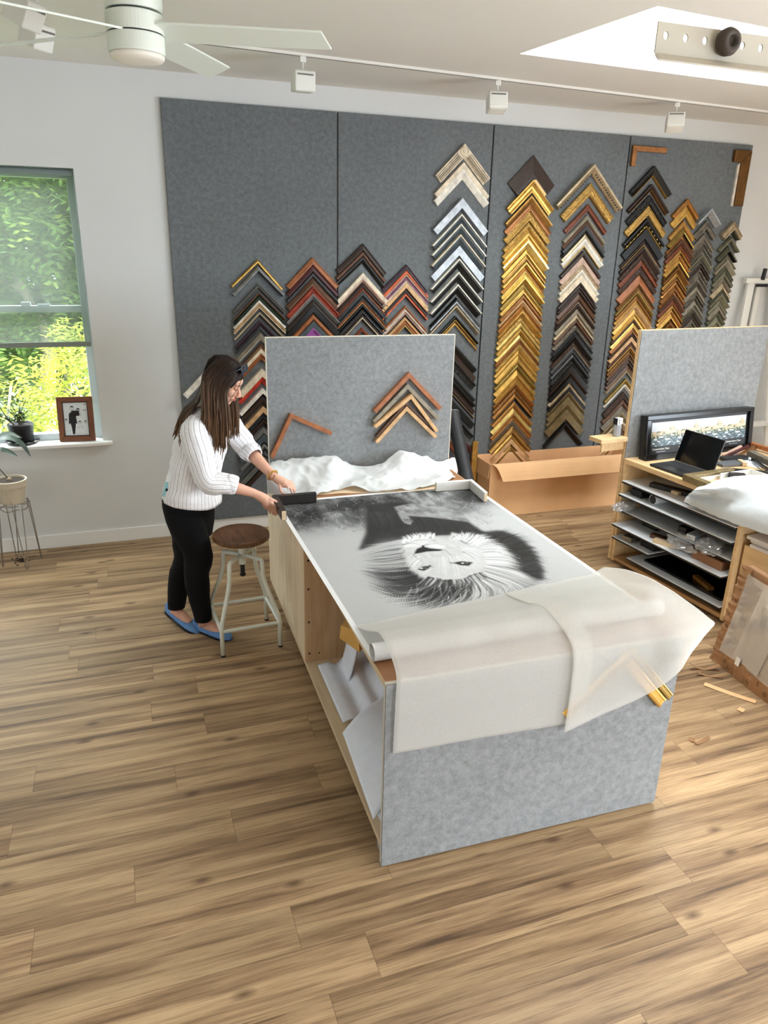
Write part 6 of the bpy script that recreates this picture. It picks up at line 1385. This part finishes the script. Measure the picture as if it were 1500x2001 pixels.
for s_, p, d in ((1, CR, WR_R - EL_R), (2, CL, WR_L - EL_L)): cuff('cuff', p, d, .047, .05, s_)
shirt.matrix_parent_inverse.identity()
# collar, placket with buttons, pointed shirt tail ends
b = B(); R = []
for z, w, d in ((1.318, .074, .068), (1.345, .070, .066), (1.35, .074, .070), (1.315, .088, .080)): R.append(ring((.412 + (z - 1.33) * .3, 4.04, z), w, d, n=40))
cloth_rings(b, R, 14, 4.0, .003); pobj('collar', b, SHM, shirt, smooth=True, solid=.002)
b = B()
for z in (.86, .94, 1.02, 1.10, 1.18):
    c = min(smooth_sections(SEC, 60), key=lambda q: abs(q[0].z - z)); p = c[0] + TF * (c[2] + .004) + TS * .012; b.ell(p, [TS * .0055, Vector((0, 0, .0055)), TF * .003], 10, 6)
pobj('button', b, mat('button_pearl', (222, 218, 210), .3), shirt)
# trousers
BLK = mottled('black_denim', (13, 13, 15), .2, 40, .85, spec=.2)
b = B()
HS = [((.288, 4.09, .92), .150, .112), ((.280, 4.09, .86), .164, .120), ((.278, 4.085, .79), .168, .124), ((.280, 4.08, .72), .160, .116), ((.284, 4.078, .66), .146, .108), ((.286, 4.07, .60), .128, .094)]
cloth_rings(b, [ring(c, w, d, n=48, p=2.3) for c, w, d in smooth_sections(HS, 12)], 10, 1.0, .003, True)
def leg(hp, kn, an, rr, seed):
    pts = spline([hp + Vector((0, 0, .02)), hp.lerp(kn, .45), kn + Vector((.01, -.005, 0)), kn.lerp(an, .35) + Vector((-.012, .006, 0)), an + Vector((0, 0, .012))], 26); R = []; rs = [v.x for v in spline([(x, 0, 0) for x in rr], 26)]
    for p, r in zip(pts, rs): R.append([p + (TS * cos(2 * pi * k / 32) + TF * sin(2 * pi * k / 32)) * r for k in range(32)])
    cloth_rings(b, R, 10, seed, .006, True)
leg(HPR, KNR, ANR, [.100, .094, .080, .070, .050], 3.0); leg(HPL, KNL, ANL, [.100, .092, .078, .068, .050], 6.0)
pobj('trousers', b, BLK, smooth=True)
# blue ballet flats
BLU = mottled('blue_suede', (98, 140, 194), .1, 30, .85); SOLE = mat('dark_sole', (34, 32, 32), .6)
for h, t, rise in ((NRH, NRT, 0), (NLH, NLT, 1)):
    d = (t - h); d3 = d.normalized(); sd = Vector((-d.y, d.x, 0)).normalized(); upv = d3.cross(sd) * (1 if d3.cross(sd).z > 0 else -1)
    secs = [(-.03, .014, .058), (.03, .029, .068), (.15, .034, .060), (.35, .034, .046), (.55, .039, .040), (.75, .043, .044), (.90, .038, .044), (1.0, .024, .034), (1.04, .008, .016)]
    base = lambda q: h.lerp(t, q) - Vector((0, 0, .014 if not rise else .016 * min(1, q + .6)))
    R = []
    for q, w, hh in secs:
        c = base(q); R.append([c - sd * w * .92, c + sd * w * .92, c + sd * w * 1.04 + upv * hh * .35, c + sd * w * .86 + upv * hh * .92, c + sd * w * .4 + upv * hh * (1.0 if q > .66 or q < .05 else .62), c - sd * w * .4 + upv * hh * (1.0 if q > .66 or q < .05 else .62), c - sd * w * .86 + upv * hh * .92, c - sd * w * 1.04 + upv * hh * .35])
    b = B().rings(R, True, True); sh_ = pobj('flat_shoe', b, BLU, smooth=True, sub=2)
    b = B(); pl = []
    for q, w, hh in secs[::1]: pl.append(base(q) + sd * w * 1.02)
    for q, w, hh in reversed(secs): pl.append(base(q) - sd * w * 1.02)
    n = len(pl); o = len(b.v); lo_ = [p - upv * .006 for p in pl]; b.add(pl + lo_, [tuple(range(n)), tuple(range(2 * n - 1, n - 1, -1))] + [(i, n + i, n + (i + 1) % n, (i + 1) % n) for i in range(n)]); pobj('sole', b, SOLE, sh_)
# hair: scalp cap and long locks from a centre parting
HRM = mat('brown_hair', (70, 48, 34), .5, 0, .22)
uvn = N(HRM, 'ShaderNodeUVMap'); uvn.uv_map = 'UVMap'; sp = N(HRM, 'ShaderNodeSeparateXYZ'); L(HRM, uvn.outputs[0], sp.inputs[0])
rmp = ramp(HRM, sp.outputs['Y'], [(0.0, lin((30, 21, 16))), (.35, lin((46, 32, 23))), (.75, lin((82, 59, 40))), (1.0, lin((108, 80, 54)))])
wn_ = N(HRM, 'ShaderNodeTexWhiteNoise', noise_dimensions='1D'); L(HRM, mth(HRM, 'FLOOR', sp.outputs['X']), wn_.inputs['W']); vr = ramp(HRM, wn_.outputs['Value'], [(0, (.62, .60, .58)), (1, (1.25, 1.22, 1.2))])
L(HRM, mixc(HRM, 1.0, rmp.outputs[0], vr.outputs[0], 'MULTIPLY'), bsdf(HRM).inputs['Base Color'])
b = B(); cap = []
for i in range(15):
    t = i / 14; row = []
    for k in range(33):
        a = -pi + 2 * pi * k / 32      # azimuth from the front
        lim = .50 * pi if abs(a) < .6 else (.62 * pi if abs(a) < 1.3 else .72 * pi)
        front = max(0, cos(a)); th2 = t * (lim - .13 * pi * front ** 2); row.append(H(-.012 + sin(th2) * cos(a) * .104, sin(th2) * sin(a) * .084, .024 + cos(th2) * .104))
    cap.append(row)
b.grid(cap)
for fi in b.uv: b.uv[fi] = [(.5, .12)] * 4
cnt = [1]
def lock(pts, r, n=14):
    pts = spline(pts, n); rr = [r * (.75 + .5 * sin(pi * min(1, i / (n - 1) * 1.1)) if i / (n - 1) < .6 else r and (1.2 - 1.0 * ((i / (n - 1)) - .6) / .4)) * (1 if i / (n - 1) < .6 else r) if False else r * (1.0 if i < n * .65 else max(.15, 1 - (i - n * .65) / (n * .35) * .9)) for i in range(n)]
    o = len(b.f); b.tube(pts, rr, 5, True)
    m = 5
    for i in range(n - 1):
        for j in range(m): b.uv[o + i * m + j] = [(cnt[0] + .5, i / (n - 1)), (cnt[0] + .5, i / (n - 1)), (cnt[0] + .5, (i + 1) / (n - 1)), (cnt[0] + .5, (i + 1) / (n - 1))]
    cnt[0] += 1
rh = random.Random(21)
def skull(f, l, sc_=1.0):   # point on the scalp surface for given f, l fractions
    u = sqrt(max(0, 1 - f * f - l * l)); return H(-.012 + f * .106 * sc_, l * .086 * sc_, .024 + u * .106 * sc_)
for i in range(210):         # near side (viewer's side, -l)
    t = rh.random(); f0 = .70 - 1.5 * t; j = rh.gauss(0, .006)
    root = skull(f0, -.05 - .15 * rh.random()); sd_ = skull(f0 * .94, -.72, 1.03); low = H(-.012 + f0 * .098, -.092 - .008 * rh.random(), -.015)
    fr_ = .5 + .5 * f0
    end = Vector((.36 + .135 * fr_ + rh.gauss(0, .014), 3.925 - .01 * fr_ + rh.gauss(0, .014), 1.145 + .05 * (1 - fr_) + rh.gauss(0, .022)))
    mid = low.lerp(end, .45) + Vector((j, -.02 + j, .01)); lock([root, sd_, low, mid, end], .0062 * rh.uniform(.7, 1.2))
for i in range(120):         # far side (+l)
    t = rh.random(); f0 = .70 - 1.3 * t
    root = skull(f0, .05 + .15 * rh.random()); sd_ = skull(f0 * .94, .72, 1.03); low = H(-.012 + f0 * .098, .090, -.015); fr_ = .5 + .5 * f0
    end = Vector((.475 + .105 * fr_ + rh.gauss(0, .010), 4.085 + rh.gauss(0, .012), 1.185 + rh.gauss(0, .02))); lock([root, sd_, low, low.lerp(end, .5) + Vector((.006, .012, 0)), end], .006 * rh.uniform(.7, 1.2))
for i in range(120):         # back, lying over the shoulder blades
    a = rh.uniform(-.62, .62); root = skull(-.25 - .3 * rh.random(), a * .4); bk = skull(-.93, a * .55, 1.04); end = Vector((.235 + rh.gauss(0, .012) + .03 * abs(a), 4.035 + .16 * a + rh.gauss(0, .015), 1.20 + rh.gauss(0, .022)))
    m1 = Vector((.365, 4.045 + .10 * a, 1.405)); m2 = Vector((.285 + rh.gauss(0, .006), 4.035 + .13 * a, 1.315)); lock([root, bk, m1, m2, end], .0062 * rh.uniform(.7, 1.2))
for i in range(3):           # loose strands across the cheek
    lock([skull(.8, -.1), H(.088, -.045, .035), H(.085, -.052, -.02), H(.07, -.05, -.09) + Vector((0, 0, -.03)), Vector((.50 + .004 * i, 3.95, 1.19))], .0014)
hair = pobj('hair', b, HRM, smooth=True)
# sunglasses pushed up on the head, phone, bracelet
sg_ = thing('sunglasses', 'dark sunglasses pushed up on the brown hair of the person', 'sunglasses', H(.06, 0, .115))
o_ = H(.06, 0, .115); gf = (hf * .80 + hu * .60).normalized(); gu = (hu * .80 - hf * .60).normalized()
for sgn in (-1, 1):
    c = o_ + hl * .035 * sgn + gf * .004 - hl * 0; rim = [c + hl * .029 * cos(a) * (1 + .12 * (sgn * cos(a) > 0) * max(0, sin(a))) + gu * (.023 * sin(a)) for a in np.linspace(0, 2 * pi, 25)]
    b = B(); b.tube([p - o_ for p in rim], .0034, 8, False); obj('rim', b, mat('frame_navy', (40, 44, 56), .3), sg_, smooth=True)
    b = B(); n = 24; b.add([p - o_ for p in rim[:n]] + [p - o_ - gf * .002 for p in rim[:n]], [tuple(range(n)), tuple(range(2 * n - 1, n - 1, -1))]); obj('lens', b, mat('dark_lens', (14, 14, 18), .08), sg_)
    b = B(); b.tube([c + hl * .03 * sgn + gu * .01 - o_, c + hl * .048 * sgn - gf * .03 - o_, c + hl * .052 * sgn - gf * .10 - gu * .012 - o_], .003, 8); obj('temple', b, mat('frame_navy', (40, 44, 56), .3), sg_, smooth=True)
b = B(); b.tube([hl * -.008 + gf * .006 + gu * .006, gf * .009 + gu * .009, hl * .008 + gf * .006 + gu * .006], .003, 8); obj('bridge', b, mat('frame_navy', (40, 44, 56), .3), sg_, smooth=True)
pc = P(326, 957, y=3.99); ph = thing('smartphone', 'pale blue smartphone tucked in the back pocket of the black trousers', 'phone', pc)
px_ax = Vector((.82, -.30, -.25)).normalized(); pn = Vector((-.45, -.85, .15)); pn = (pn - px_ax * pn.dot(px_ax)).normalized(); pu = pn.cross(px_ax).normalized(); pu = pu if pu.z > 0 else -pu
Mph = Matrix((px_ax, pu, pn)).transposed()
b = B(); b.box((0, 0, 0), (.036, .085, .008), Mph); obj('phone_case', b, mat('case_teal', (150, 200, 206), .4), ph, bev=.004)
b = B(); b.box(pn * .0045, (.012, .016, .001), Mph); obj('camera_bump', b, BLACKG, ph)
b = B(); b.box(px_ax * .0195, (.003, .080, .009), Mph); obj('phone_edge', b, BLACKM, ph)
bc = WR_L.lerp(EL_L, .06); d = (WR_L - EL_L).normalized(); u = d.orthogonal().normalized(); v = d.cross(u)
br = thing('bracelet', 'gold chain bracelet on the left wrist of the person', 'bracelet', bc)
for k in range(16):
    a = 2 * pi * k / 16; c = (u * cos(a) + v * sin(a)) * .031 + d * (.004 * (k % 2)); t_ = (-u * sin(a) + v * cos(a)); n_ = d if k % 2 else (u * cos(a) + v * sin(a)); b = B()
    b.tube([c + t_ * .0085 * cos(q) + n_ * .0055 * sin(q) for q in np.linspace(0, 2 * pi, 13)], .0021, 6, False); obj('chain_link', b, GOLDM, br, smooth=True)
rg_ = thing('ring', 'pearl ring on the left hand of the person', 'ring', KL[0].lerp(TPL[0], .25))
b = B(); dd = (TPL[0] - KL[0]).normalized(); u = dd.orthogonal().normalized(); v = dd.cross(u); b.tube([(u * cos(q) + v * sin(q)) * .0098 for q in np.linspace(0, 2 * pi, 17)], .0014, 6, False); obj('band', b, GOLDM, rg_, smooth=True)
b = B(); b.ell((-.004, -.011, .004), [(.0045, 0, 0), (0, .0045, 0), (0, 0, .0045)], 12, 8); obj('pearl', b, mat('pearl', (238, 234, 226), .2), rg_, smooth=True)
